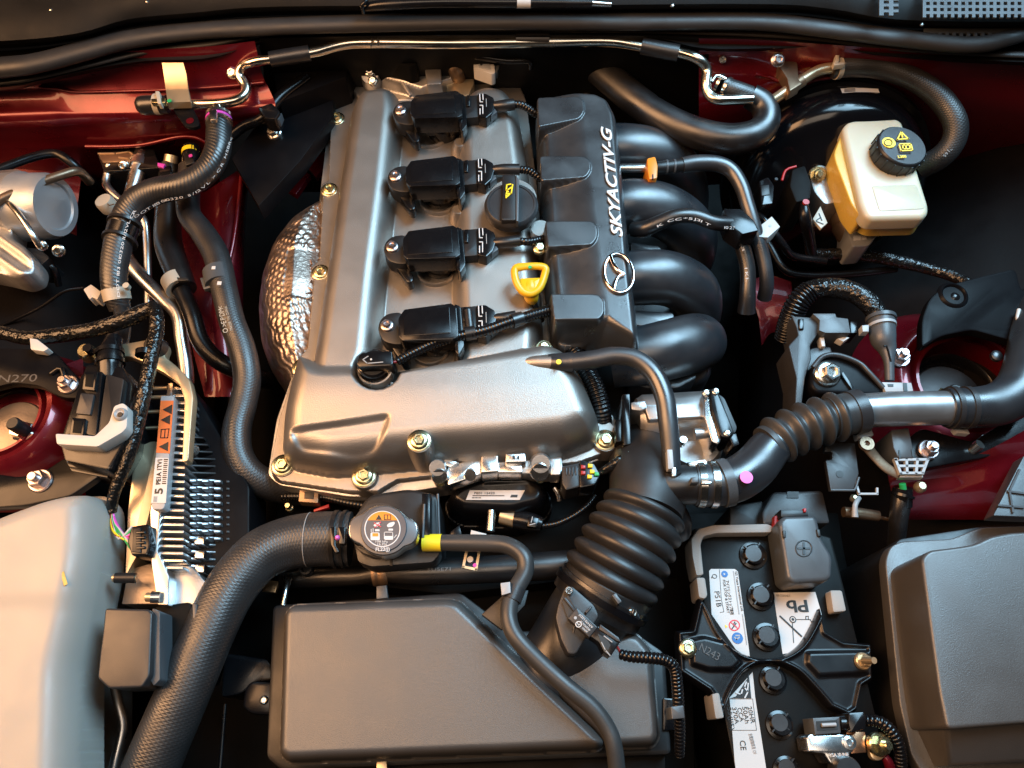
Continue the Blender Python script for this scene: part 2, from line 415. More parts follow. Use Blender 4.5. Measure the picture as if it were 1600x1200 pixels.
COVER = M('grained_cover_plastic', (0.022, 0.024, 0.027), 0.33, spec=1.0, grain=0.40, gscale=1500, dust=0.05, dist=0.0003)
LIDP = M('moulded_lid_plastic', (0.062, 0.059, 0.057), 0.38, spec=0.9, rvar=0.05, var=0.08, grain=0.6, gscale=1300, dust=0.20, dist=0.0003)
GREYP = M('dark_grey_plastic', (0.026, 0.026, 0.028), 0.38, grain=0.30, gscale=1500)
MIDGREY = M('mid_grey_plastic', (0.060, 0.068, 0.076), 0.36, grain=0.2, gscale=1500)
DUCT = M('duct_plastic', (0.018, 0.020, 0.024), 0.35, spec=1.0, grain=0.15, gscale=1200, dust=0.06)
RUB = M('smooth_rubber', (0.009, 0.009, 0.010), 0.34, spec=0.9, grain=0.2, gscale=1200, dust=0.12)
RUBG = M('greyed_rubber', (0.034, 0.035, 0.036), 0.40, grain=0.2, gscale=1200, dust=0.10)
SEAL = M('weatherstrip_rubber', (0.022, 0.021, 0.021), 0.50, grain=0.15, dust=0.10)
BRAID = M_hose('woven_rubber_hose', (0.018, 0.018, 0.019), 0.42, 22, 0.0036, 0.16)
BRAID_F = M_hose('fine_woven_rubber_hose', (0.014, 0.014, 0.015), 0.42, 16, 0.0034, 0.15)
SPIRAL = M_hose('spiral_rubber_hose', (0.014, 0.014, 0.015), 0.38, 8, 0.0040, 0.14, False)
TAPE = M('taped_loom', (0.006, 0.006, 0.006), 0.20, grain=0.9, gscale=170, dist=0.003)
RED = M('red_body_paint', (0.14, 0.0045, 0.011), 0.32, 0.5, var=0.08, coat=0.6, dust=0.06)
BPAINT = M('black_body_paint', (0.004, 0.004, 0.005), 0.30, spec=0.35, coat=0.05, var=0.05)
BPAINT_S = M('satin_black_paint', (0.004, 0.004, 0.005), 0.40, spec=0.10, grain=0.15)
WHITEP = M('milky_plastic', (0.37, 0.345, 0.31), 0.42, grain=0.12, gscale=500, var=0.04, sss=0.35)
WHITE = M('white_plastic', (0.50, 0.49, 0.47), 0.40, var=0.06)
BEIGE = M('cream_plastic', (0.42, 0.38, 0.31), 0.42, var=0.08)
FLUID = M('amber_fluid_plastic', (0.60, 0.40, 0.08), 0.30, var=0.10, sss=0.3)
YEL = M('yellow_plastic', (0.70, 0.40, 0.012), 0.36, var=0.04)
YELP = M('yellow_print', (0.85, 0.66, 0.02), 0.45, var=0.04)
ORA = M('orange_print', (0.80, 0.17, 0.04), 0.45, var=0.05)
ORAC = M('orange_clip_plastic', (0.70, 0.24, 0.02), 0.40, var=0.05)
LBL = M('white_label', (0.55, 0.54, 0.53), 0.45, var=0.03)
LBLG = M('grey_label', (0.34, 0.35, 0.36), 0.42, var=0.05)
INK = M('black_ink', (0.012, 0.012, 0.012), 0.5)
PRINT = M('white_print', (0.60, 0.60, 0.60), 0.5, var=0.05)
STAMP = M('stamped_paint', (0.06, 0.06, 0.06), 0.4)
GPRINT = M('grey_print', (0.30, 0.30, 0.30), 0.5, var=0.05)
PINK = M('pink_paint_dot', (0.80, 0.16, 0.62), 0.5, var=0.04)
MAG = M('magenta_paint', (0.60, 0.06, 0.45), 0.5)
BLUEI = M('blue_ink', (0.02, 0.14, 0.42), 0.45)
REDI = M('red_ink', (0.72, 0.04, 0.08), 0.45)
REDP = M('red_plastic', (0.34, 0.015, 0.015), 0.40)
GRN = M('green_paint', (0.02, 0.35, 0.10), 0.45)
FOAM = M('pale_foam', (0.33, 0.31, 0.29), 0.8, grain=0.6, gscale=700)
COPPER = M('copper', (0.72, 0.36, 0.20), 0.30, 1.0, var=0.1)
FOIL = M('embossed_foil', (0.42, 0.34, 0.29), 0.40, 1.0, grain=0.6, gscale=260, var=0.10, dist=0.001)
RUST = M('dark_bronze_metal', (0.26, 0.18, 0.12), 0.42, 0.8, grain=0.4, gscale=500, var=0.2)
BRASSY = M('gold_passivated_steel', (0.62, 0.50, 0.33), 0.36, 0.8, var=0.12)
PURPLE = M('faded_purple_zinc', (0.60, 0.52, 0.52), 0.30, 1.0, var=0.12)
WING_SHADE = M('wing_shade_black', (0.004, 0.003, 0.003), 0.6, grain=0.3, gscale=300, spec=0.12)  # shade on the red aprons, put into the colour as near-black
COWLP = M('cowl_plastic', (0.006, 0.006, 0.006), 0.5, grain=0.2, gscale=1500, spec=0.16, dust=0.1)
BATT = M('battery_plastic', (0.004, 0.004, 0.004), 0.42, grain=0.1, spec=0.15, dust=0.15)
FINM = M('fin_aluminium', (0.44, 0.46, 0.48), 0.36, 0.9, grain=0.3, gscale=900, var=0.15)
DULLM = M('dull_bronze_plate', (0.22, 0.18, 0.145), 0.40, 0.85, grain=0.3, gscale=500, var=0.15)
DARKM = M('darkened_metal', (0.035, 0.032, 0.032), 0.5, 0.7, var=0.2)
BOOST = M('booster_gloss_black', (0.003, 0.003, 0.004), 0.14, spec=0.5, var=0.05, rvar=0.03)
BELL = M('matt_bellows_rubber', (0.014, 0.014, 0.015), 0.46, spec=0.6, grain=0.2, gscale=1200, dust=0.12)
CREAMP = M('cream_translucent_plastic', (0.52, 0.46, 0.34), 0.40, grain=0.12, gscale=500, var=0.05, sss=0.4)
# ------------------------------------------------------------------ the bay: undertray, firewall, aprons, cowl
def sheet(name, x0, x1, y0, y1, z, mat):
    me = mesh_from(name, [(x0, y0, z), (x1, y0, z), (x1, y1, z), (x0, y1, z)], [[0, 1, 2, 3]]); return link(name, me, mat)
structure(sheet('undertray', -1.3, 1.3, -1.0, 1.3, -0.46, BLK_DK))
# firewall: red painted pressing at both sides, black insulation between them
structure(loft('firewall', [
    [(-260, 120, 60), (-100, 110, 60), (60, 95, 60), (200, 80, 60), (330, 72, 60), (398, 64, 60)],
    [(-260, 140, 25), (-100, 138, 25), (60, 128, 25), (200, 122, 25), (330, 118, 25), (408, 112, 25)],
    [(-260, 146, 22), (-100, 144, 22), (65, 137, 20), (115, 144, 17), (250, 141, 17), (414, 128, 17)],
    [(-260, 153, 12), (-100, 150, 12), (65, 143, 12), (118, 152, 12), (250, 149, 12), (418, 134, 12)],
    [(-260, 176, 8), (-100, 176, 8), (65, 172, 8), (120, 175, 4), (250, 172, 4), (430, 160, 4)],
    [(-260, 184, 6), (-100, 186, 6), (65, 182, 5), (122, 180, 2), (250, 178, 2), (430, 170, 2)],
    [(-260, 200, -14), (-100, 202, -14), (65, 200, -14), (122, 196, -14), (250, 192, -14), (420, 182, -14)],
    [(-260, 214, -40), (-100, 216, -40), (65, 216, -40), (124, 212, -38), (250, 210, -38), (400, 196, -40)],
    [(-260, 224, -52), (-100, 228, -52), (65, 230, -52), (126, 226, -50), (215, 226, -50), (285, 214, -46), (335, 222, -52)],
    [(-260, 228, -60), (-100, 233, -60), (65, 236, -60), (126, 232, -60), (215, 231, -60), (285, 219, -56), (338, 227, -60)],
    [(-260, 300, -230), (-100, 310, -230), (65, 320, -230), (126, 310, -230), (215, 300, -230), (280, 300, -230), (345, 300, -230)]], RED))
structure(loft('firewall', [
    [(1092, 60, 60), (1180, 62, 60), (1300, 70, 60), (1420, 78, 60), (1600, 84, 60), (1850, 90, 60)],
    [(1092, 92, 20), (1180, 96, 20), (1300, 104, 20), (1420, 112, 20), (1600, 114, 20), (1850, 118, 20)],
    [(1092, 112, 14), (1180, 112, 14), (1220, 124, 6), (1300, 118, 8), (1420, 119, 14), (1600, 122, 12), (1850, 125, 12)],
    [(1092, 120, 8), (1180, 119, 8), (1220, 132, 0), (1300, 125, 2), (1420, 124, 6), (1600, 128, 6), (1850, 131, 6)],
    [(1092, 150, -10), (1180, 148, -10), (1260, 140, -10), (1420, 140, -10), (1600, 152, -12), (1850, 160, -12)],
    [(1092, 185, -40), (1180, 178, -40), (1260, 167, -40), (1420, 167, -40), (1600, 180, -40), (1850, 190, -40)],
    [(1092, 290, -230), (1180, 285, -230), (1300, 280, -230), (1420, 280, -230), (1600, 285, -230), (1850, 300, -230)]], RED))
structure(loft('firewall_insulation', [
    [(405, 60, 58), (600, 56, 58), (800, 55, 58), (1000, 56, 58), (1110, 60, 58)],
    [(412, 110, 0), (600, 104, 0), (800, 102, 0), (1000, 104, 0), (1105, 110, 0)],
    [(412, 170, -80), (600, 160, -80), (800, 156, -80), (1000, 160, -80), (1105, 170, -80)],
    [(412, 300, -260), (600, 300, -260), (800, 300, -260), (1000, 300, -260), (1105, 300, -260)]], BLK_DK))
for nm, q in (('firewall_glint_bead', [(134, 229, -49, 3.2), (180, 229, -49, 3.2), (225, 226, -48, 3.2), (275, 215, -44, 3.2), (300, 214, -44, 3.2), (318, 220, -48, 3.2), (330, 232, -56, 3.2)]), ('firewall_glint_bead', [(62, 136, 22, 2.6), (90, 139, 21, 2.6), (118, 144, 19, 2.6), (180, 143, 19, 2.6), (250, 141, 19, 2.6), (340, 136, 19, 2.6), (412, 129, 19, 2.6)]), ('firewall_glint_bead', [(1180, 116, 13, 2.6), (1200, 120, 10, 2.6), (1222, 128, 6, 2.6), (1262, 126, 8, 2.6), (1300, 121, 10, 2.6)])):
    structure(hose(nm, q, RED, ring=10))  # beads added along the pressing so its edges catch bright highlights
# aprons (inner wings) with the strut towers; shaded red paint is coloured near-black
structure(loft('inner_wing_panel', [
    [(-330, 240, 40), (-330, 500, 40), (-330, 800, 40), (-330, 1250, 40)],
    [(-70, 240, -110), (-70, 500, -110), (-70, 800, -110), (-70, 1250, -110)],
    [(40, 240, -140), (40, 500, -108), (60, 800, -140), (40, 1250, -170)],
    [(130, 250, -220), (140, 500, -160), (150, 800, -190), (130, 1250, -240)],
    [(255, 260, -290), (250, 500, -250), (230, 800, -270), (190, 1250, -310)],
    [(350, 290, -280), (335, 500, -240), (330, 700, -270), (260, 1250, -340)],
    [(385, 310, -410), (360, 500, -410), (350, 800, -410), (300, 1250, -440)]], WING_SHADE))
structure(loft('inner_wing_panel', [
    [(1930, 180, 40), (1930, 500, 40), (1930, 800, 40), (1930, 1250, 40)],
    [(1660, 190, -90), (1660, 500, -90), (1660, 700, -90), (1660, 1250, -100)],
    [(1560, 200, -130), (1560, 500, -115), (1545, 690, -110), (1520, 800, -130), (1560, 1250, -170)],
    [(1440, 220, -220), (1440, 500, -140), (1430, 730, -145), (1400, 810, -165), (1440, 1250, -250)],
    [(1300, 260, -300), (1300, 500, -250), (1290, 800, -270), (1320, 1250, -330)],
    [(1215, 300, -320), (1200, 460, -280), (1190, 800, -320), (1230, 1250, -370)],
    [(1190, 320, -470), (1160, 500, -470), (1150, 800, -470), (1190, 1250, -490)]], WING_SHADE))
structure(loft('wing_rail', [[(1386, 738, -72), (1440, 728, -66), (1500, 718, -52), (1550, 700, -40), (1640, 650, -30)], [(1390, 756, -74), (1450, 742, -68), (1510, 730, -56), (1560, 714, -46), (1660, 680, -36)], [(1392, 766, -82), (1450, 752, -78), (1510, 742, -66), (1560, 728, -56), (1660, 700, -44)], [(1394, 776, -80), (1450, 764, -76), (1512, 756, -66), (1562, 744, -56), (1660, 716, -46)], [(1396, 786, -88), (1450, 776, -86), (1515, 770, -76), (1566, 760, -66), (1660, 740, -56)], [(1396, 796, -88), (1450, 790, -86), (1518, 786, -78), (1568, 780, -70), (1660, 760, -60)], [(1398, 812, -112), (1450, 812, -110), (1520, 812, -100), (1570, 812, -94), (1660, 800, -86)]], RED))
structure(loft('wing_rail', [[(1170, 440, -200), (1200, 430, -200), (1236, 440, -190)], [(1186, 500, -210), (1206, 490, -200), (1240, 484, -190)], [(1190, 540, -230), (1206, 520, -220), (1240, 520, -210)]], RED))
structure(loft('wing_rail', [[(1240, 830, -260), (1330, 815, -260), (1380, 812, -250)], [(1300, 900, -280), (1340, 890, -270), (1400, 890, -260)]], RED))
structure(loft('wing_rail', [[(-100, 240, -110), (40, 245, -110), (130, 250, -130)], [(-100, 320, -120), (40, 325, -120), (120, 330, -140)], [(-100, 400, -190), (40, 400, -190), (120, 400, -200)]], RED))
structure(loft('wing_rail', [[(-100, 585, -48), (40, 585, -48), (130, 560, -60)], [(-100, 760, -48), (40, 770, -48), (130, 760, -70)], [(-100, 800, -70), (40, 800, -70), (140, 790, -90)]], RED))
# cowl
cw = thing('windscreen_cowl', 'black plastic cowl panel along the foot of the windscreen, above the rubber seal', 'cowl', (800, 30, 60))
loft('cowl_top', [
    [(-260, -140, 130), (0, -150, 130), (300, -150, 130), (800, -150, 130), (1200, -150, 130), (1600, -150, 130), (1850, -140, 130)],
    [(-260, 30, 118), (0, 22, 116), (130, 8, 112), (300, -15, 110), (440, -22, 108), (800, -28, 108), (1180, -30, 112), (1370, -10, 112), (1600, -5, 114), (1850, 0, 114)],
    [(-260, 72, 104), (0, 64, 100), (120, 52, 96), (200, 30, 94), (300, 20, 92), (440, 10, 92), (800, 9, 92), (1180, 6, 96), (1300, 14, 96), (1400, 30, 96), (1600, 34, 96), (1850, 30, 96)],
    [(-260, 78, 95), (0, 70, 92), (120, 58, 88), (200, 37, 86), (300, 27, 84), (440, 17, 84), (800, 16, 84), (1180, 13, 88), (1300, 21, 88), (1400, 37, 88), (1600, 41, 88), (1850, 38, 88)],
    [(-260, 84, 60), (0, 76, 60), (120, 64, 56), (200, 44, 56), (300, 34, 54), (440, 24, 54), (800, 22, 54), (1180, 19, 58), (1300, 27, 58), (1400, 43, 58), (1600, 47, 58), (1850, 44, 58)]], COWLP, cw, ang=50)
loft('cowl_channel', [
    [(-260, 90, 62), (0, 80, 62), (120, 66, 60), (200, 48, 58), (300, 38, 56), (440, 28, 56), (800, 24, 56), (1180, 22, 58), (1300, 30, 60), (1400, 46, 60), (1600, 44, 62), (1850, 40, 62)],
    [(-260, 150, 56), (0, 132, 54), (60, 122, 54), (150, 102, 52), (230, 90, 50), (330, 84, 50), (440, 55, 52), (620, 50, 52), (800, 49, 52), (1000, 52, 52), (1110, 70, 50), (1290, 68, 52), (1380, 80, 52), (1600, 92, 54), (1850, 96, 54)],
    [(-260, 156, 57), (0, 137, 56), (60, 127, 56), (150, 107, 54), (230, 95, 52), (330, 90, 52), (440, 59, 54), (620, 55, 54), (800, 54, 54), (1000, 56, 54), (1110, 76, 52), (1290, 73, 54), (1380, 85, 54), (1600, 97, 56), (1850, 100, 56)],
    [(-260, 162, 44), (0, 142, 40), (60, 132, 40), (150, 112, 40), (230, 100, 38), (330, 96, 38), (440, 62, 42), (620, 58, 42), (800, 57, 42), (1000, 59, 42), (1110, 80, 40), (1290, 78, 40), (1380, 90, 40), (1600, 102, 42), (1850, 106, 42)]], COWLP, cw, ang=50)
# open mesh at the driver's end, square holes between the bars
def grille(name, x0, x1, y0, y1, z, px, parent):
    nx = int((x1-x0)/px)*2; ny = int((y1-y0)/(px*0.80))*2; vs = []; fs = []
    fr = lambda i: (i//2)+(0.46 if i % 2 else 0.0)
    for j in range(ny+1):
        for i in range(nx+1): vs.append(P(x0+(x1-x0)*fr(i)/(nx/2), y0+(y1-y0)*fr(j)/(ny/2), z))
    for j in range(ny):
        for i in range(nx):
            if (i % 2 == 1) and (j % 2 == 1): continue
            a = j*(nx+1)+i; fs.append([a, a+nx+1, a+nx+2, a+1])
    me = mesh_from(name, vs, fs); bm = bmesh.new(); bm.from_mesh(me); bmesh.ops.solidify(bm, geom=bm.faces[:], thickness=0.002); bm.to_mesh(me); bm.free()
    return link(name, me, MIDGREY, parent)
grille('mesh_panel', 1374, 1404, -40, 24, 121, 11, cw); grille('mesh_panel', 1442, 1640, -40, 27, 121, 11, cw); grille('mesh_panel', 1444, 1600, 44, 60, 80, 11, cw)
for x, y in ((80, 16), (230, 3), (1050, 9), (1440, 39)): disc('clip_head', x, y, 112 if x < 300 else 97, 3.4, 2.5, ZINC, cw, [(0, 1), (.6, .9), (1, .3)], seg=12)
tag(hose('cowl_seal', [(-260, 130, 78, 20), (0, 106, 76, 18), (60, 98, 75, 17), (130, 80, 73, 17), (200, 62, 72, 16), (300, 49, 70, 15), (440, 41, 70, 15), (640, 35, 70, 15), (800, 33, 70, 15), (1000, 34, 70, 15), (1180, 34, 72, 15), (1290, 45, 74, 15), (1400, 59, 75, 15), (1520, 70, 76, 14), (1600, 52, 76, 14), (1850, -20, 76, 14)], SEAL, flat=(0.75, 1.0), ring=24, step=0.006),
    'thick black rubber seal running along the front edge of the windscreen cowl', 'seal')
tag(hose('cowl_seal_lip', [(-260, 152, 60, 7), (0, 128, 58, 6.5), (60, 119, 58, 6), (150, 98, 57, 6), (230, 80, 55, 6), (330, 68, 55, 6), (440, 51, 57, 5), (640, 47, 57, 5), (800, 46, 57, 5), (1000, 48, 57, 5), (1180, 53, 56, 6), (1290, 61, 57, 6), (1400, 75, 58, 6), (1600, 86, 59, 6), (1850, 90, 59, 6)], SEAL, flat=(0.6, 1.0), ring=14, step=0.006),
    'thin black rubber lip below the thick cowl seal', 'seal lip')
wp = thing('wiper_linkage', 'black wiper linkage rod with a white sticker behind the cowl seal', 'linkage', (760, 5, 90))
hose('rod', [(565, 12, 95, 6), (600, 8, 100, 8), (680, 4, 102, 8), (800, 4, 102, 8), (925, 5, 102, 7)], BLK_GL, wp)
hose('rod_end', [(925, 5, 102, 5), (955, 7, 101, 4)], ZINC, wp, straight=True)
hose('clip', [(568, 20, 92, 3), (566, 8, 104, 3), (574, 0, 106, 3)], BLK_GL, wp)
band('sticker', [(808, 4, 102, 8.3), (829, 4, 102, 8.3)], WHITE, wp, 1.03)
# strut towers
def strut(x, y, z, sc, name, label, pm):
    t = thing(name, label, 'strut tower', (x, y, z-40))
    k = S(x, y, z)
    disc('tower_ring', x, y, z-50, 105*sc, 52, RED, t, [(0, 1.25), (.55, 1.05), (.80, 0.93), (.93, .86), (1, .78), (.97, .70), (.80, .665), (.78, .64), (.90, .60), (.90, .565), (.70, .545), (.3, .54), (.3, .01)], seg=64)
    disc('bearing_cup', x, y, z-38, 56*sc, 20, BLK_GL, t, [(0, 1.05), (.9, 1.02), (1, 1.0), (.8, .93), (.3, .9), (.3, .01)], seg=48)
    disc('top_plate', x-4, y+5, z-22, 47*sc, 18, pm, t, [(0, 1), (.55, 1), (.70, .95), (.78, .75), (.82, .5), (.84, .42), (.85, .01)], seg=48)
    disc('centre_nut', x+1, y+3, z-7, 15*sc, 16, ZINC, t, [(0, 1.2), (.1, 1.2), (.2, 1.0), (.75, .9), (.76, .6), (.76, .01)], seg=6, ang=25)
    disc('rod_end', x+2, y+1, z-2, 10.5*sc, 22, BLK, t, [(0, 1), (.9, 1), (1, .8), (1, .01)], seg=20)
    return t
strut(36, 672, -26, 1.0, 'strut_tower', 'red strut tower ring with silver top plate and black rod end by the N270 plate', DULLM)
strut(1478, 622, -90, 1.16, 'strut_tower', 'dark red strut tower partly hidden behind the silver air pipe', DARKM)  # top plate in a darkened metal that paints in the shade on this side
# strut bar plates
a = thing('tower_brace', 'black brace plate stamped N270 bolted over the strut tower', 'brace plate', (50, 580, -10))
prism('plate', [(-90, 540), (82, 546), (104, 572), (122, 590), (128, 622), (98, 622), (60, 602), (20, 598), (-20, 608), (-90, 640)], -6, -16, BPAINT_S, a, bev=2, rnd=10)
prism('lower_plate', [(-90, 730), (-20, 738), (30, 745), (70, 735), (100, 715), (150, 705), (160, 740), (110, 775), (40, 790), (-90, 800)], -14, -24, BPAINT, a, bev=2, rnd=10)
fastener('nut', 107, 602, -6, 16, PURPLE, a); fastener('nut', 64, 752, -14, 19, PURPLE, a)
text('N270', (-2, 592), (58, 590), -6, 13, STAMP, a, lift=0.05, ext=0.1)
hose('side_rim', [(80, 584, -5, 4), (95, 575, -3, 4), (100, 588, -4, 4)], BPAINT, a)
b = thing('tower_brace', 'black brace plate with a round hole beside the dark red strut tower', 'brace plate', (1500, 500, -60))
prism('plate', [(1440, 545), (1440, 500), (1452, 466), (1476, 446), (1530, 432), (1588, 418), (1596, 455), (1700, 455), (1700, 530), (1590, 535), (1520, 515), (1470, 525)], -38, -50, BPAINT_S, b, bev=2.5, rnd=12)
disc('hole_rim', 1488, 463, -40, 22, 5, BPAINT_S, b, [(0, 1.1), (.7, 1.0), (1, .85), (.7, .76), (-.2, .7), (-.2, .01)], seg=32)
disc('stud', 1490, 466, -42, 9, 6, BLK_GL, b, [(0, 1), (.6, .9), (1, .4)], seg=16)
fastener('nut', 1405, 560, -48, 16, PURPLE, b); fastener('nut', 1450, 703, -40, 16, PURPLE, b)
prism('lower_plate', [(1400, 700), (1440, 668), (1520, 690), (1600, 640), (1700, 640), (1700, 690), (1600, 690), (1540, 715), (1500, 722), (1430, 735)], -44, -56, BPAINT, b, bev=2, rnd=10)
disc('grommet', 1555, 558, -38, 9, 6, RUB, b, [(0, 1), (.7, 1), (1, .6)]); disc('stud', 1518, 704, -46, 8, 12, ZINC, b, [(0, 1), (1, 1), (1, .01)], tilt=(.4, .3), seg=12)
hose('hook', [(1592, 484, -30, 3), (1590, 500, -28, 3), (1598, 504, -30, 3), (1602, 486, -30, 3)], WHITE, b)
# ------------------------------------------------------------------ engine: cam cover, coils, plastic cover, intake
vc = thing('cam_cover', 'cast aluminium cam cover with twin raised ridges and deep rounded front', 'engine cover', (700, 500, -60))
lobeL = region([(543, 165), (556, 140), (600, 131), (626, 140), (630, 170), (618, 300), (603, 430), (592, 560), (560, 640), (470, 640), (486, 530), (506, 400), (523, 290)], -12, 14)
lobeR = region([(714, 165), (728, 138), (760, 128), (795, 134), (812, 160), (826, 250), (842, 380), (850, 520), (846, 580), (706, 590), (704, 430), (710, 280)], -12, 16)
valley = region([(600, 160), (730, 150), (730, 580), (560, 600)], -30, 8)
frontB = region([(470, 560), (520, 580), (600, 578), (720, 566), (800, 553), (850, 545), (885, 560), (915, 610), (938, 665), (930, 695), (885, 712), (780, 722), (690, 726), (600, 735), (520, 742), (455, 730), (440, 712), (445, 660), (456, 610)], -40, 12)
pocket = region([(462, 690), (540, 680), (622, 668), (612, 700), (596, 724), (560, 732), (474, 722)], -40, 14)
pocketR = region([(672, 668), (760, 655), (860, 652), (862, 690), (800, 705), (690, 700)], -30, 14)
rearcut = region([(500, 545), (570, 560), (605, 588), (720, 560), (800, 545), (862, 532), (862, 400), (480, 400)], 4, 0)
sens = region(circ(590, 580, 34, 30), -4)
def cam_z(X, Y):
    z = np.full(X.shape, -54.0)
    zl = -54+54*dome(lobeL(X, Y), 24)**0.9
    zr = -54+50*dome(lobeR(X, Y), 22)**0.9
    zv = -54+24*ss(0, 10, valley(X, Y))
    z = smax(smax(z, zv, 4), smax(zl, zr, 4), 7)
    d = frontB(X, Y)
    zf = -54+60*dome(d, 30)**0.95
    zf = zf-8*ss(0, 60, -(Y-P(700, 600, 0).y*1000))*0.6
    r = rearcut(X, Y)
    zf = np.where(d > 0, zf-58*ss(-1.0, 9, r), zf)
    z = smax(z, zf, 4)
    z = z-5.5*ss(-1, 7, pocket(X, Y))
    z = z-24*ss(-4, 3, sens(X, Y))*ss(-20, 0, z)
    return z
hfield('casting', [(519, 175), (528, 172), (540, 150), (556, 122), (620, 116), (720, 122), (760, 116), (806, 122), (822, 160), (840, 300), (855, 470), (860, 545), (902, 560), (932, 610), (950, 660), (968, 672), (966, 700), (905, 722), (780, 738), (690, 742), (620, 750), (590, 768), (548, 768), (440, 752), (424, 738), (426, 712), (438, 655), (452, 612), (460, 585), (468, 562), (482, 545), (492, 432), (488, 420), (500, 408), (506, 300), (503, 290), (514, 285)], -54, cam_z, CAST, vc, cell=1.3, zb=-78)
# rim flange under the casting and bolt bosses
prism('gasket_flange', [(515, 172), (548, 112), (815, 112), (868, 545), (912, 560), (960, 655), (978, 670), (972, 706), (905, 730), (780, 746), (590, 776), (545, 776), (436, 758), (418, 742), (432, 655), (455, 590), (490, 432), (500, 300)], -66, -100, CAST_RAW, vc, bev=1.5, rnd=8)
def on_cam(x, y):
    z = -30.0
    for _ in range(12):
        p = P(x, y, z)*1000; z = 0.5*z+0.5*float(cam_z(np.array([[p.x]]), np.array([[p.y]]))[0, 0])
    return z
BO = [(526, 186, -52, 13), (515, 297, -52, 13), (501, 426, -52, 14), (473, 575, -50, 16), (442, 727, -50, 17), (569, 744, -46, 18), (655, 689, None, 18), (946, 688, -46, 17), (850, 543, -14, 12)]
for (x, y, z, r) in BO:
    if z is None: z = on_cam(x, y)+9
    top = P(x, y, z); cyl('bolt_boss', Vector((top.x, top.y, -0.066)), top, r*1.12*S(x, y, z), CAST, vc, [(0, 1.25), (.7, 1.08), (.92, 1.0), (1, .94), (1, .01)])
    disc('washer', x, y, z-0.5, r*1.02, 2.0, GOLDZ, vc, [(0, 1), (.6, 1), (1, .9), (1, .01)])
    fastener('bolt', x, y, z+1.5, r*0.80, GOLDZ, vc, n=(0.05, -0.1, 1))
hose('breather_spout', [(796, 566, -6, 3), (812, 567, -2, 7), (832, 567, 1, 11), (862, 567, 3, 13.5)], CAST, vc, ring=24)
for (x, y) in ((672, 213), (686, 316), (682, 426), (672, 548)):
    disc('spark_plug_well', x, y, -34, 29, 8, CAST, vc, [(0, 1.1), (.8, 1.03), (1, .98), (1, .90), (.5, .88), (.5, .01)], seg=40)
for (x, y) in ((717, 342), (720, 238)): disc('vent_boss', x, y, -30, 12, 18, CAST, vc, [(0, 1.2), (.7, 1), (1, .7), (1, .01)])
# ignition coils: one, then copies
def strokes(name, lines, z, w, mat, parent, h=0.5):
    mb = MB()
    for ln in lines:
        for (x0, y0), (x1, y1) in zip(ln[:-1], ln[1:]):
            a = P(x0, y0, z); b2 = P(x1, y1, z); d = (b2-a); L = d.length
            if L < 1e-7: continue
            d.normalize(); n = Vector((-d.y, d.x, 0))*(w*S(x0, y0, z)/2); e = d*(w*S(x0, y0, z)/2)
            q = [a-e-n, b2+e-n, b2+e+n, a-e+n]; up = ZAX*(h/1000)
            mb.add([v+up for v in q]+[v-up for v in q], [[0, 1, 2, 3], [0, 4, 5, 1], [1, 5, 6, 2], [2, 6, 7, 3], [3, 7, 4, 0]])
    return mb.build(name, mat, parent, 30)
def make_coil():
    t = thing('ignition_coil', 'x', 'ignition coil', (670, 275, -20))
    prism('body', [(634, 262), (642, 251), (709, 243), (716, 248), (719, 285), (712, 289), (640, 291), (634, 285)], 20, -5, BLK_GL, t, bev=0.9, rnd=2, seg=2)
    prism('lid', [(641, 262), (648, 255), (706, 247), (708, 281), (642, 285)], 20.8, 18, BLK_GL, t, bev=0.4, rnd=1.5)
    prism('mounting_ear', [(604, 281), (607, 268), (618, 260), (634, 258), (642, 262), (642, 300), (626, 300), (612, 296)], 6, -14, BLK, t, bev=2, rnd=7)
    prism('gusset', [(616, 296), (632, 294), (650, 318), (648, 327), (640, 328)], -4, -20, BLK_GL, t, bev=2.5, rnd=6)
    fastener('bolt', 618, 276, 7, 9.5, PURPLE, t)
    prism('end_step', [(713, 246), (722, 249), (727, 300), (719, 312), (714, 306)], 12, -14, BLK_GL, t, bev=1.5, rnd=3)
    disc('boot', 688, 307, -30, 25, 22, BLK_GL, t, [(0, 1), (.7, 1), (.9, .92), (1, .8), (1, .01)], seg=36)
    prism('boot_rib', [(660, 300), (714, 298), (714, 306), (660, 308)], -9, -18, BLK_GL, t, bev=1)
    prism('socket', [(718, 251), (748, 249), (749, 271), (748, 287), (720, 289)], 10, -8, BLK, t, bev=1.5, rnd=2)
    c = prism('plug', [(744, 248), (757, 247), (770, 254), (773, 264), (768, 280), (758, 289), (745, 286)], 13, -8, BLK_GL, t, bev=1.2, rnd=2)
    strokes('plug_mark', [[(747.5, 249), (748, 262), (752, 262)], [(752.5, 249), (753, 258)], [(748, 268), (752.5, 268), (752.5, 282)], [(748, 274), (748, 283)]], 13.6, 1.3, PRINT, c, .5); strokes('plug_line', [[(758, 257), (758.5, 270)]], 13.5, .9, GPRINT, c, .4)
    prism('latch', [(762, 277), (772, 272), (776, 278), (766, 286)], 10, 0, MIDGREY, c, bev=1)
    prism('latch_bridge', [(726, 250), (731, 249.6), (731, 268), (726, 268)], 13, 8, BLK_GL, t, bev=0.6)
    prism('release_tab', [(746, 287), (750, 287), (750, 293), (746, 293)], 2, -4, REDI, t, bev=0.3)
    return t
coil = make_coil()
CL = ['black ignition coil at the rear of the cam cover, next to the raw casting', 'black ignition coil beside the round black oil filler cap', 'black ignition coil level with the yellow dipstick and small chrome-ringed badge', 'black ignition coil beside the round cam sensor, the corrugated loom strapped to its plug']
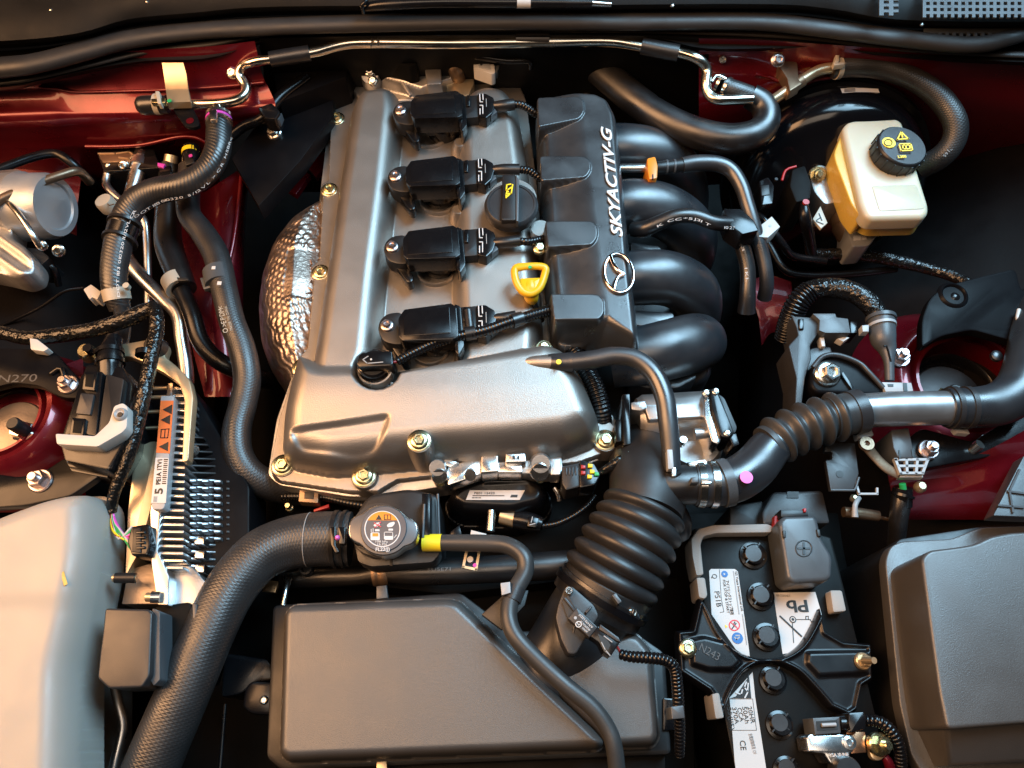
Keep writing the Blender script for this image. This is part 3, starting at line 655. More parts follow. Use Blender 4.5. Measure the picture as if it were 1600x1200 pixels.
CL[2] = 'black ignition coil on the cam cover between the oil filler cap and the yellow dipstick'
base = P(618, 276, 7); tgt = [(626, 173), None, (613, 386), (605, 509)]
coil['label'] = CL[1]; coil['group'] = 'ignition coils along the cam cover'
for i, q in enumerate(tgt):
    if q is None: continue
    c = copy_tree(coil, P(q[0], q[1], 7)-base); c['label'] = CL[i]
# oil filler cap
oc = thing('oil_filler_cap', 'round black oil filler cap with a yellow oil can mark and raised grip', 'filler cap', (800, 325, -20))
disc('neck', 801, 340, -24, 38, 36, CAST, oc, [(0, 1.12), (.5, 1.0), (1, .95), (1, .01)], seg=40)
disc('cap', 799, 329, 10, 42, 13, GREYP, oc, [(0, .9), (.05, 1), (.6, 1.0), (.85, .97), (1, .9), (1, .84), (.92, .82), (.92, .01)], seg=48)
gr = prism('grip', [(784, 272), (806, 272), (810, 282), (808, 344), (782, 344), (785, 300)], 29, 18, BLK, oc, bev=2.0, rnd=5)
prism('grip_edge', [(806, 271), (811, 281), (810, 345), (806, 345)], 31, 20, MIDGREY, oc, bev=1)
strokes('oil_can_mark', [[(798, 288), (792, 289), (791, 297), (794, 300)], [(801, 289), (799, 302), (791, 304), (793, 297), (799, 293)], [(791, 304), (791, 309)], [(793, 307), (797, 303)]], 30.2, 2.0, YELP, oc)
# cam position sensor
cs = thing('cam_sensor', 'round black cam position sensor set in a hole of the cam cover front', 'sensor', (590, 585, -30))
disc('bore_seal', 590, 584, -30, 32, 18, RUB, cs, [(0, 1), (.9, 1), (1, .92), (1, .01)], seg=40)
disc('head', 588, 580, -14, 26, 20, BLK_GL, cs, [(0, 1), (.75, 1), (.9, .93), (1, .8), (1, .01)], seg=40)
disc('rim', 588, 582, -8, 29, 10, ZINC, cs, [(0, 1), (.6, 1), (1, .95), (1, .86), (.2, .84), (.2, .01)], seg=40)
pl = prism('plug', [(560, 556), (566, 551), (612, 548), (614, 568), (610, 571), (562, 573), (557, 568)], 18, -4, BLK_GL, cs, bev=1.5, rnd=2)
strokes('plug_rib', [[(575, 557), (567, 562), (574, 568), (598, 566)]], 18.3, 1.5, GPRINT, pl)
disc('plug_stud', 580, 562, 18, 1.6, 1, WHITE, pl)
hose('wire', [(612, 566, 8, 2), (622, 565, 6, 2.2)], REDP, cs, straight=True)
# convoluted looms over the cam cover
LOOM = lambda: beads(0, 1, 0.0036, 0.20, 0.6)
def loom(name, pts, label, r=None, parent=None, mat=None):
    o = hose(name, pts, mat or BLK_GL, parent, ring=14, rfun=LOOM(), step=0.0006, n_per=14, ang=70)
    if label: tag(o, label, 'wiring loom')
    return o
lt = thing('coil_loom', 'black convoluted loom sweeping from the round cam sensor past the nearest coil plug', 'wiring loom', (740, 520, 5))
loom('conduit', [(620, 565, 5, 7), (645, 552, 7, 8), (680, 536, 10, 8.5), (720, 525, 12, 8.5), (760, 516, 14, 9), (800, 502, 14, 9), (860, 484, 4, 9)], None, parent=lt)
band('tape', [(727, 522, 12, 11), (743, 519, 12, 11)], RUB, lt, 1.0); band('tape', [(800, 502, 14, 11), (816, 497, 12, 11)], RUB, lt, 1.0)
band('tape_strap', [(731, 486, 12, 7), (735, 520, 12, 7)], RUB, lt, 1.0)
for i, (x0, y0, x1, y1) in enumerate(((776, 166, 803, 163), (775, 266, 812, 265), (776, 380, 812, 376), (776, 498, 806, 494))):
    t = thing('coil_lead', ['wrapped lead from the rear coil plug to under the plastic engine cover', 'wrapped lead passing just behind the oil filler cap', 'wrapped lead running to the cover next to a gold bolt and the yellow dipstick', 'wrapped lead of the coil nearest the cam sensor'][i], 'cable', (x0, y0, 5), 'leads of the ignition coils')
    hose('sleeve', [(x0-4, y0, 8, 7.5), (x0+12, y0-1, 9, 9), (x1, y1, 9, 9)], RUB, t)
    loom('conduit', [(x1-4, y1, 9, 6.5), (x1+14, y1+2, 9, 6.5), (x1+34, y1+14 if i < 2 else y1-2, 2, 6.5), (x1+50, y1+22 if i < 2 else y1-4, -8, 6.5)], None, parent=t)
# dipstick
dp = thing('dipstick', 'yellow loop-handled oil dipstick between the cam cover and the plastic engine cover', 'dipstick', (830, 450, -20))
hw, hh = 828, 418
mb = MB()
ring = [(806, 419, 20), (829, 416, 21), (851, 418, 20), (851, 430, 18), (843, 450, 16), (830, 459, 15), (816, 455, 16), (806, 438, 18)]
w = to_world([(x, y, z, 6.0) for x, y, z in ring]+[(806, 419, 20, 6.0), (829, 416, 21, 6.0)])
sweep(mb, catmull(w, 8), 14, False, None, 0.0015, (0.9, 1.0)); mb.build('handle', YEL, dp, 60)
prism('web', [(811, 434), (847, 433), (840, 452), (828, 458), (816, 453)], 18, 10, YEL, dp, bev=2, rnd=5)
hose('plug', [(828, 440, 14, 8), (829, 450, 12, 12), (830, 462, 6, 12), (832, 470, -10, 8)], YEL, dp)
disc('paint_dot', 828, 418, 24, 2.8, 1.2, GRN, dp)
hose('tube', [(831, 466, -2, 6), (838, 482, -14, 5), (846, 500, -40, 5)], BLK_GL, dp)
for (x, y, l) in ((843, 389, 'gold flange bolt beside the yellow dipstick, on a small alloy boss'),):
    t = thing('cover_stud', l, 'bolt', (x, y, -20)); disc('boss', x, y+3, -45, 16, 45, CAST, t, [(0, 1.1), (.9, 1), (1, .9), (1, .01)]); fastener('bolt', x, y, 2, 10, GOLDZ, t, n=(.1, -.15, 1))
# plastic engine cover
ec = thing('engine_top_cover', 'dark grained plastic engine cover with raised runner humps and silver lettering', 'engine cover', (920, 350, -20))
out = [(838, 152), (862, 144), (932, 149), (954, 160), (967, 185), (978, 290), (990, 420), (1003, 530), (1000, 541), (988, 546), (940, 522), (880, 520), (862, 505), (852, 400), (844, 270)]
bl = [[(836, 146), (905, 144), (916, 152), (917, 172), (908, 184), (838, 198)], [(840, 237), (915, 237), (926, 246), (928, 262), (918, 276), (842, 282)], [(848, 339), (926, 338), (937, 348), (938, 368), (928, 382), (852, 386)], [(856, 452), (935, 453), (947, 463), (949, 486), (940, 499), (862, 500)]]
BL = [region(b2, 24, 8) for b2 in bl]; eo = region(out, 6, 8)
ridge = region([(905, 140), (960, 150), (1010, 560), (960, 560), (936, 400)], 14, 0)
lowR = region([(866, 500), (950, 498), (1000, 535), (1010, 570), (850, 560)], 8, 0)
def cover_z(X, Y):
    d = eo(X, Y)
    z = -26+44*dome(d, 13)
    z = z-11*(1-ss(-45, 2, ridge(X, Y)))
    z = z-22*ss(0, 26, lowR(X, Y))
    for b2 in BL:
        q = b2(X, Y); z = smax(z, np.where(q > -6, -24+44*ss(-1.2, 3.0, q), -60), 2.5)
    return z
hfield('shell', out, 6, cover_z, COVER, ec, cell=1.0, zb=-50, rnd=6)
text('SKYACTIV-G', (964, 370), (946, 199), 19.0, 17, PRINT, ec, nrm=(0.16, 0, 1), shear=0.28, bold=0.022, lift=0.6, ext=0.5)
# winged oval badge
bd = thing('badge', 'chrome oval winged badge on the plastic engine cover', 'badge', (968, 427, 16))
def oval_path(cx, cy, rx, ry, rot, z, r, n=40):
    pts = []
    for k in range(n+1):
        q = 2*math.pi*k/n; a, b2 = rx*math.cos(q), ry*math.sin(q)
        pts.append((cx+a*math.cos(rot)-b2*math.sin(rot), cy+a*math.sin(rot)+b2*math.cos(rot), z, r))
    return to_world(pts)
rot = math.radians(-12)
mb = MB(); sweep(mb, oval_path(967, 427, 22.5, 30.5, rot, 20, 3.1), 12, False, None, 0.0008, (1.0, 1.0)); mb.build('oval', CHROME, bd, 60)
hose('wing', [(954, 400, 20, 4.4), (959, 413, 20.5, 4.0), (966, 423, 21, 3.4), (976, 428, 21, 2.2)], CHROME, bd, ring=10, step=0.001)
hose('wing', [(976, 428, 21, 2.2), (967, 432, 21, 3.2), (962, 441, 20.5, 4.0), (959, 453, 20, 4.4)], CHROME, bd, ring=10, step=0.001)
loom('cover_loom', [(880, 520, -40, 13), (896, 545, -36, 14), (915, 575, -34, 14.5), (930, 605, -36, 15), (940, 640, -46, 15), (942, 670, -70, 15)], 'thick black convoluted loom dropping from under the plastic engine cover beside the cam cover')
# intake runners
im = thing('intake_manifold', 'black plastic intake manifold with four curved runners beside the engine cover', 'intake manifold', (1050, 450, -150))
def runner(pts): return hose('runner', pts, DUCT, im, ring=40, step=0.003, n_per=12, ang=80)
runner([(930, 235, -40, 40), (985, 235, -38, 40), (1030, 245, -48, 39), (1062, 275, -80, 38), (1070, 320, -135, 36), (1060, 345, -180, 34)])
runner([(940, 330, -40, 42), (990, 322, -36, 42), (1040, 332, -48, 42), (1078, 362, -82, 40), (1080, 400, -135, 36), (1070, 420, -180, 34)])
runner([(945, 440, -36, 42), (1000, 434, -32, 43), (1045, 436, -38, 43), (1082, 456, -66, 41), (1088, 490, -120, 38), (1080, 510, -180, 34)])
runner([(955, 562, -48, 44), (1000, 556, -42, 46), (1045, 546, -42, 47), (1082, 536, -58, 46), (1092, 536, -110, 42), (1085, 550, -180, 36)])
prism('plenum', [(975, 200), (1095, 230), (1110, 420), (1115, 590), (1050, 610), (970, 600), (950, 400)], -120, -220, DUCT, im, bev=10, seg=3, rnd=20)
prism('runner_web', [(990, 484), (1052, 488), (1058, 512), (992, 508)], -48, -110, DUCT, im, bev=2, rnd=4)
prism('runner_web', [(985, 378), (1030, 384), (1040, 398), (986, 402)], -52, -110, DUCT, im, bev=2, rnd=4)
prism('mounting_foot', [(988, 582), (1060, 592), (1085, 580), (1090, 590), (1060, 606), (1010, 606), (986, 600)], -62, -100, DUCT, im, bev=2.5, rnd=5)
for x0, y0, x1, y1 in ((1080, 470, 1088, 510), (1096, 480, 1102, 508), (1064, 362, 1068, 400)): hose('stiffening_rib', [(x0, y0, -105, 2.5), (x1, y1, -108, 2.5)], DUCT, im, straight=True)
# rear castings behind the cam cover
rc = thing('rear_head_casting', 'raw aluminium casting with ribs and bolts behind the cam cover', 'engine casting', (640, 110, -80))
rear = region([(536, 128), (560, 95), (585, 84), (600, 78), (720, 82), (740, 95), (770, 110), (775, 140), (700, 160), (560, 160)], -40, 6)
rear2 = region([(582, 92), (600, 86), (660, 100), (690, 112), (702, 96), (720, 94), (724, 130), (660, 150), (590, 130)], -30, 4)
def rear_z(X, Y):
    z = -60+18*ss(0, 6, rear(X, Y)); z = smax(z, -60+38*ss(0, 8, rear2(X, Y)), 3)
    return z+2.0*np.sin(X/6)*ss(0, 6, rear(X, Y))*0.4
hfield('casting', [(534, 132), (556, 92), (590, 76), (730, 78), (780, 105), (780, 150), (700, 165), (560, 165)], -50, rear_z, CAST_RAW, rc, cell=1.5, zb=-140, rnd=6)
disc('bolt_boss', 576, 112, -42, 15, 30, CAST_RAW, rc, [(0, 1.2), (.8, 1), (1, .9), (1, .01)], tilt=(0, -.5)); fastener('bolt', 578, 112, -14, 9, ZINC, rc, n=(0, -.6, 1))
disc('bolt_boss', 582, 126, -36, 14, 20, CAST_RAW, rc, [(0, 1.2), (.8, 1), (1, .9), (1, .01)], tilt=(0, -.5)); fastener('bolt', 583, 127, -18, 8, ZINC, rc, n=(0, -.6, 1))
hose('rib', [(590, 100, -22, 3), (620, 110, -22, 3), (645, 117, -22, 3), (652, 116, -22, 3), (662, 100, -22, 3)], CAST_RAW, rc, straight=True)
hose('rib', [(600, 108, -26, 3), (625, 125, -26, 3), (642, 150, -28, 3)], CAST_RAW, rc)
prism('square_boss', [(664, 108), (689, 106), (690, 131), (667, 132)], -8, -50, CAST_RAW, rc, bev=3, rnd=2)
prism('dowel_ear', [(536, 116), (556, 118), (552, 130), (545, 146), (538, 130)], -34, -60, BRASSY, rc, bev=3, rnd=4)
hose('outlet_tube', [(706, 92, -6, 12), (712, 108, -12, 12), (716, 122, -30, 12)], RUST, rc); prism('outlet_plate', [(694, 120), (704, 112), (738, 116), (742, 128), (732, 150), (700, 150)], -30, -60, BRASSY, rc, bev=2, rnd=4)
prism('black_block', [(598, 80), (652, 80), (652, 100), (640, 104), (604, 92)], 6, -30, BLK_DK, rc, bev=2, rnd=3)
strokes('red_mark', [[(614, 84), (620, 86), (628, 87), (636, 92)], [(616, 88), (624, 91), (634, 89)]], 6.4, 3, REDI, rc)
wc = thing('clip_connector', 'white plastic clip connector hanging from a thin black rod behind the engine', 'connector', (758, 105, -10))
prism('housing', [(740, 92), (772, 96), (774, 114), (768, 116), (740, 106)], 2, -16, WHITE, wc, bev=1.5, rnd=2); prism('lug', [(772, 98), (781, 100), (777, 113), (771, 113)], 0, -10, MIDGREY, wc, bev=1)
prism('slot_frame', [(747, 97), (765, 99), (766, 109), (748, 105)], 2.8, 1, LBLG, wc, bev=0.3); disc('slot', 752, 101, 2.8, 2, .6, INK, wc)
prism('rear_housing', [(742, 76), (780, 77), (782, 86), (744, 84)], 8, -10, LBLG, wc, bev=1.5)
tag(hose('bonnet_cable_rod', [(650, 78, 12, 5), (700, 80, 14, 5), (745, 88, 14, 5), (790, 95, 12, 4.5), (826, 96, 10, 4), (829, 108, 0, 4)], BLK_GL), 'thin glossy black rod running behind the engine to the white clip', 'rod')
# ------------------------------------------------------------------ pipes and hoses on the passenger side and along the firewall
hp = thing('heater_pipe', 'long bright metal pipe running across the bay just below the cowl', 'pipe', (700, 80, 10))
HPTS = [(236, 163, 22, 8), (300, 163, 22, 8), (350, 161, 22, 8), (378, 152, 22, 8), (385, 136, 24, 8), (374, 118, 30, 8), (380, 103, 38, 8), (400, 96, 46, 8), (440, 90, 46, 8), (490, 82, 46, 8), (540, 69, 46, 8), (600, 67, 46, 8), (700, 68, 46, 8), (860, 66, 46, 8), (950, 65, 46, 8), (1000, 72, 46, 8), (1060, 82, 46, 8), (1090, 92, 46, 8), (1104, 108, 36, 8), (1103, 132, 28, 8), (1108, 148, 22, 8), (1125, 156, 22, 8), (1175, 155, 20, 8)]
hose('pipe', HPTS, STEEL_PIPE, hp, ring=16, n_per=6)
hose('side_outlet', [(338, 163, 22, 7), (342, 176, 20, 7), (342, 190, 18, 7)], STEEL_PIPE, hp)
band('foam_sleeve', [(422, 93, 46, 12), (452, 88, 46, 12), (484, 83, 46, 12)], RUB, hp, 1.0); band('foam_sleeve', [(1003, 72, 46, 13), (1032, 78, 46, 13), (1060, 83, 46, 13)], RUB, hp, 1.0)
strokes('paint_mark', [[(582, 61), (580, 72)], [(590, 61), (591, 70)]], 55, 2.2, INK, hp)
band('retaining_clip', [(806, 62, 47, 11), (858, 62, 47, 11)], BLK, hp, 1.0)
hose('blank_cap', [(213, 166, 22, 8), (219, 165, 22, 14), (236, 164, 22, 15), (262, 163, 22, 14)], RUB, hp)
band('cap_clamp', [(243, 163, 22, 15), (251, 163, 22, 15)], BEIGE, hp); prism('clamp_ear', [(242, 142), (249, 142), (252, 162), (246, 162)], 38, 30, BEIGE, hp, bev=1, rnd=2); prism('clamp_tongue', [(236, 154), (258, 153), (258, 160), (236, 160)], 36, 30, GOLDZ, hp, bev=.6)
pb = thing('pipe_bracket', 'gold strap bracket with a black foot holding the metal pipe against the red panel', 'bracket', (280, 140, 20))
loft('strap', [[(253, 98, 52), (286, 98, 52)], [(256, 117, 46), (291, 116, 46)], [(259, 140, 34), (294, 139, 34)], [(262, 160, 34), (298, 159, 34)], [(264, 170, 24), (300, 169, 24)]], BRASSY, pb, thick=2.0, ang=30)
prism('foot', [(268, 168), (300, 166), (310, 186), (312, 196), (300, 200), (288, 196)], 22, 17, BPAINT_S, pb, bev=1, rnd=7); disc('foot_hole', 297, 189, 22.2, 6, .6, RED, pb, seg=20); disc('paint_dot', 265, 158, 36, 3.4, 1.0, GRN, pb)
fastener('bolt', 238, 105, 30, 9, PURPLE, pb, n=(0, -.6, .8)); fastener('bolt', 364, 114, 26, 10, ZINC, pb, n=(0, -.6, .8)); fastener('bolt', 352, 96, 36, 5, ZINC, pb, n=(0, -.6, .8))
# heater hose with white print
HA = [(342, 176, 20, 15), (342, 200, 16, 19), (340, 235, 10, 20), (324, 266, 4, 20), (290, 288, 0, 20), (240, 300, -4, 21), (210, 318, -8, 21), (192, 350, -14, 21), (183, 390, -20, 21), (178, 425, -26, 20), (180, 455, -34, 19), (188, 484, -46, 16)]
ha = thing('heater_hose', 'black heater hose with white print curving in an S beside the red panel', 'hose', (240, 300, -30))
hose('tube', HA, SPIRAL, ha, ring=24)
text_path('DOT 183 010320 11/12VL >CR HSBR<', [(208, 331, -8, 21), (250, 308, -4, 20), (300, 295, 0, 20), (335, 262, 8, 20), (352, 220, 12, 20)], 4.2, PRINT, ha, side=-0.35)
text_path('DOT 183 010320 11/12VL CR', [(186, 470, -30, 20), (184, 440, -24, 20), (188, 400, -18, 20), (198, 355, -12, 20), (210, 330, -8, 20)], 4.2, PRINT, ha)
band('guard_collar', [(195, 352, -14, 22), (187, 374, -18, 22)], BLK_GL, ha, 1.02); band('collar_rim', [(196, 349, -14, 25), (194.5, 353, -14, 25)], RUB, ha); band('collar_rim', [(188, 374, -18, 25), (186.5, 378, -18, 25)], RUB, ha)
band('spring_clamp', [(342, 181, 20, 19), (342, 185, 20, 19)], ZINC, ha, 1.05); band('spring_clamp', [(342, 191, 19, 20), (343, 195, 19, 20)], ZINC, ha, 1.03); prism('clamp_ear', [(326, 172), (338, 170), (338, 186), (328, 188)], 42, 37, ZINC, ha, bev=.8, rnd=2); band('paint_ring', [(342, 187, 20, 20), (342, 190, 20, 20)], MAG, ha, 1.0)
band('band_clamp', [(180, 452, -34, 20), (184, 470, -40, 19.5)], BEIGE, ha, 1.04); disc('clamp_pin', 200, 450, -22, 5, 6, BEIGE, ha)
# second and third coolant hoses
hb = thing('coolant_hose', 'matt black coolant hose with a cream clamp joining a bent black steel pipe', 'hose', (270, 380, -80))
hose('tube', [(265, 258, -70, 14), (264, 300, -78, 18), (262, 350, -84, 20), (264, 385, -86, 21), (278, 425, -80, 20), (288, 452, -78, 19)], RUB, hb, ring=24)
band('band_clamp', [(273, 436, -79, 20.5), (281, 452, -78, 20)], BEIGE, hb, 1.05); prism('clamp_tongue', [(276, 433), (293, 434), (295, 438), (278, 439)], -56, -60, INK, hb, bev=.4)
hose('steel_pipe', [(284, 455, -78, 14), (300, 490, -80, 14), (312, 530, -86, 14), (332, 556, -92, 14), (362, 575, -100, 14), (410, 592, -130, 14), (450, 600, -170, 14)], BPAINT, hb, ring=20)
band('fitting', [(268, 243, -62, 10), (266, 262, -70, 11)], BRASSY, hb, 1.0); prism('spring_ear', [(248, 262), (266, 258), (268, 272), (250, 276)], -50, -54, BLK_GL, hb, bev=.6); prism('paint_mark', [(246, 254), (258, 256), (255, 262), (246, 259)], -48, -52, MAG, hb, bev=.3)
hc = thing('coolant_hose', 'long woven black coolant hose with gold print and grey clip beside the heat shield', 'hose', (370, 560, -60))
HC = [(297, 262, -50, 17), (294, 300, -52, 18), (296, 335, -52, 18), (318, 365, -50, 19), (338, 400, -46, 20), (350, 450, -44, 20), (362, 500, -46, 20), (378, 545, -52, 21), (386, 590, -58, 21), (380, 630, -62, 21), (370, 670, -64, 22), (372, 710, -68, 23), (392, 742, -76, 24), (430, 760, -92, 24), (500, 770, -130, 24)]
hose('tube', HC, BRAID_F, hc, ring=24)
band('clip', [(341, 424, -46, 23), (345, 446, -45, 23)], MIDGREY, hc, 1.02); prism('clip_tail', [(312, 434), (332, 432), (334, 448), (318, 452)], -40, -46, MIDGREY, hc, bev=1, rnd=2)
disc('paint_patch', 334, 419, -28, 4, 1, LBL, hc, seg=4); disc('paint_patch', 343, 443, -22, 4.5, 1, LBL, hc, seg=4)
text_path('O>EPDM<', [(357, 526, -48, 20), (354, 510, -46, 20), (349, 487, -45, 20)], 8, BEIGE, hc, side=0.15); text_path('MADE IN CHINA', [(364, 523, -48, 20), (361, 508, -46, 20), (356, 488, -45, 20)], 4.2, BEIGE, hc, side=0.05)
hose('fitting', [(300, 232, -50, 14), (299, 246, -50, 14), (298, 262, -50, 12)], BLK_GL, hc); band('yellow_mark', [(299, 236, -50, 14.3), (299, 242, -50, 14.3)], YELP, hc, 1.0); prism('spring_ear', [(286, 238), (300, 240), (304, 254), (290, 258)], -30, -34, BLK, hc, bev=.6); disc('paint_dot', 298, 244, -28, 3, 1, MAG, hc)
# expansion valve and aluminium air-conditioning pipes
ev = thing('expansion_valve', 'black valve block with a slotted plate and two aluminium pipes under the red panel', 'valve', (200, 245, -90))
prism('block', [(150, 236), (240, 232), (250, 262), (162, 268)], -58, -110, BLK_GL, ev, bev=2, rnd=3); prism('clamp_plate', [(152, 238), (206, 236), (212, 244), (206, 252), (160, 254)], -54, -60, RUST, ev, bev=1, rnd=3); strokes('slot', [[(154, 240), (178, 240)], [(182, 240), (202, 237), (208, 243), (202, 248), (186, 246)]], -53.5, 2, BRASSY, ev)
fastener('bolt', 194, 259, -58, 8.5, ZINC, ev, n=(0, -.7, .7))
hose('liquid_pipe', [(171, 254, -60, 6), (167, 275, -66, 6), (166, 288, -68, 6), (176, 302, -70, 6), (195, 318, -74, 6), (216, 334, -78, 6), (226, 346, -80, 6), (229, 365, -84, 6), (231, 420, -92, 6), (232, 480, -100, 6)], ALU_PIPE, ev)
hose('suction_pipe', [(224, 240, -66, 13), (218, 256, -66, 13), (212, 280, -68, 12), (204, 310, -72, 11), (196, 350, -80, 11), (194, 385, -84, 11), (202, 410, -86, 11), (228, 440, -88, 11), (258, 470, -90, 11), (278, 492, -92, 11), (284, 530, -98, 11), (290, 570, -104, 11), (292, 600, -110, 11)], ALU_PIPE, ev)
band('pipe_collar', [(218, 252, -66, 15), (216, 262, -66, 15)], ALU_PIPE, ev, 1.05)
disc('service_cap', 173, 326, -72, 14, 16, BEIGE, ev, [(0, .95), (.1, 1), (.8, 1), (1, .9), (1, .01)], tilt=(-.2, .1)); strokes('cap_mark', [[(168, 318), (171, 321), (178, 319)]], -55.5, 1.2, RUST, ev)
# pump motor at the edge
pm = thing('pump_motor', 'silver cylindrical motor with cast bracket at the edge of the bay beside the red panel', 'motor', (50, 320, -80))
cyl('drum', P(-50, 325, -60), P(88, 322, -40), 52*S(60, 320, -50), M('motor_zinc', (.46, .48, .50), .44, .7, grain=.3, var=.1), pm, [(0, .01), (0, .98), (.05, 1), (.62, 1), (.64, 1.03), (.67, 1.03), (.70, .98), (.93, .97), (1, .88), (1, .7), (.98, .66), (.98, .01)], seg=48)
hfield('bracket', [(-40, 330), (4, 322), (22, 350), (18, 372), (40, 386), (56, 408), (52, 428), (30, 436), (0, 428), (-40, 420)], -40, lambda X, Y: -40+2.2*np.sin((X*0.9+Y*1.3)/5.0)+4*dome(region([(-40, 330), (4, 322), (22, 350), (18, 372), (40, 386), (56, 408), (52, 428), (30, 436), (0, 428), (-40, 420)], -40, 8)(X, Y), 8), CAST_RAW, pm, cell=1.6, zb=-70, rnd=8)
hose('clamp_strap', [(2, 305, -16, 5), (26, 330, -12, 5), (50, 365, -20, 5), (62, 385, -32, 5)], ZINC, pm); fastener('bolt', 66, 384, -34, 8, ZINC, pm, n=(.2, -.7, .7)); fastener('bolt', 92, 392, -60, 10, ZINC, pm, n=(.2, -.6, .7)); fastener('bolt', 10, 276, -30, 6, ZINC, pm)
prism('mount_flange', [(-60, 270), (30, 262), (44, 276), (40, 300), (-60, 320)], -20, -70, CAST_RAW, pm, bev=3, rnd=8); prism('terminal_box', [(20, 384), (60, 388), (78, 402), (60, 418), (30, 412)], -64, -100, BLK, pm, bev=3, rnd=5); hose('lead', [(60, 404, -70, 5), (84, 420, -80, 5), (92, 446, -100, 5)], BLK_GL, pm)
disc('end_ring', 92, 321, -52, 5, 4, ZINC, pm)
tag(hose('brake_pipe', [(-60, 285, -20, 7), (0, 264, -26, 7), (50, 246, -34, 7), (85, 240, -40, 7), (106, 250, -44, 7), (128, 270, -60, 7), (150, 290, -100, 7)], BPAINT, n_per=8), 'upper thin black pipe bending down above the silver pump motor', 'pipe')
tag(hose('brake_pipe', [(-60, 345, -6, 7), (0, 312, -8, 7), (56, 288, -14, 7), (95, 274, -20, 7), (122, 268, -30, 7), (140, 284, -60, 7)], RUST, n_per=8), 'lower thin bronze pipe passing across the silver pump motor', 'pipe')
mc = thing('small_clip', 'small white clip on a thin cable beside the heater hose', 'clip', (143, 456, -60))
prism('body', [(130, 452), (142, 444), (158, 456), (152, 468), (144, 464), (140, 468)], -50, -66, WHITE, mc, bev=1.5, rnd=2); hose('cable', [(132, 450, -58, 2.5), (100, 456, -70, 2.5), (60, 482, -90, 2.5), (0, 510, -110, 2.5)], BLK_GL, mc)
# taped wiring loom
wl = thing('taped_loom', 'shiny black taped wiring loom running down to a bunch of coloured wires', 'wiring loom', (200, 600, -10))
hose('branch', [(-60, 520, -8, 11), (0, 520, -6, 11), (40, 528, -4, 11), (90, 524, 0, 12), (150, 514, 6, 12), (200, 498, 10, 13), (225, 486, 12, 12), (240, 482, 14, 11)], TAPE, wl, ring=18)
hose('trunk', [(236, 478, 14, 10), (244, 490, 16, 11), (244, 520, 16, 11), (234, 570, 16, 11), (222, 630, 14, 11), (208, 690, 8, 11), (190, 740, 0, 10), (178, 772, -8, 9), (174, 800, -16, 8)], TAPE, wl, ring=18)
hose('upper_branch', [(190, 486, -40, 12), (192, 510, -30, 12), (186, 540, -14, 13), (176, 560, 0, 14)], RUB, wl); band('tie', [(226, 548, 16, 12.5), (225, 556, 16, 12.5)], BLK_GL, wl)
prism('harness_clip', [(46, 528), (58, 530), (76, 544), (68, 549), (48, 546)], 6, -4, WHITE, wl, bev=1, rnd=2)
for k, (m, dx) in enumerate(((WHITE, 0), (GRN, 3), (PINK, 6), (REDP, -3), (MAG, 8), (YELP, -5), (WHITE, 5), (GRN, 1))):
    hose('wire', [(174+(k % 3), 798, -16, 2), (177+dx*0.6, 818, -14, 2), (186+dx, 836-k*1.5+6, -12, 2), (207, 822+k*5.5, -12, 2)], m, wl, ring=8)
# strut-side connector block with white lever
cb = thing('control_unit_plug', 'black many-pin plug with a white locking lever beside the strut tower', 'connector', (150, 650, -20))
prism('housing', [(134, 568), (192, 572), (206, 600), (196, 690), (170, 735), (100, 720), (92, 690)], 14, -40, BLK_GL, cb, bev=3, rnd=6)
prism('shroud', [(128, 585), (160, 580), (150, 680), (110, 676), (100, 684)], 24, 8, BLK_GL, cb, bev=1.5, rnd=3); prism('cheek', [(166, 584), (194, 592), (180, 680), (152, 680)], 22, 8, BLK, cb, bev=2, rnd=3)
for (q) in ([(131, 580), (152, 580), (148, 610), (128, 608)], [(112, 652), (134, 654), (130, 682), (108, 680)]):
    prism('window_frame', q, 28, 20, BLK_GL, cb, bev=1, rnd=2); cx = sum(p[0] for p in q)/4; cy = sum(p[1] for p in q)/4
    prism('window', [(cx+(p[0]-cx)*.62, cy+(p[1]-cy)*.68) for p in q], 28.5, 26, BLK_DK, cb, bev=.2)
prism('centre_panel', [(126, 614), (147, 616), (141, 648), (118, 646)], 26.5, 22, GREYP, cb, bev=.6, rnd=2)
hose('cable_neck', [(172, 590, 4, 20), (172, 565, 8, 20), (174, 545, 8, 17), (178, 530, 4, 14)], BLK_GL, cb, rfun=beads(.25, .8, 0.008, .10)); band('neck_ring', [(172, 548, 8, 20), (172, 554, 8, 20)], BLK_GL, cb, 1.05); band('neck_ring', [(172, 564, 8, 21), (172, 570, 8, 21)], BLK_GL, cb, 1.05)
lv = prism('locking_lever', [(86, 677), (148, 681), (170, 660), (178, 634), (192, 629), (200, 636), (198, 668), (190, 676), (152, 698), (88, 694)], 30, 14, WHITE, cb, bev=2, rnd=4); disc('pivot', 189, 648, 30, 10, 4, LBLG, lv, [(0, 1.1), (.7, 1), (1, .8), (.6, .5), (.6, .01)]); disc('pivot_pin', 189, 649, 32, 4, 2.5, INK, lv)
for k in range(3): prism('lower_fin', [(100+k*4, 716+k*7), (176-k*3, 728+k*7), (174-k*3, 733+k*7), (104+k*4, 722+k*7)], 4-k*8, -40, BLK_GL, cb, bev=.8)
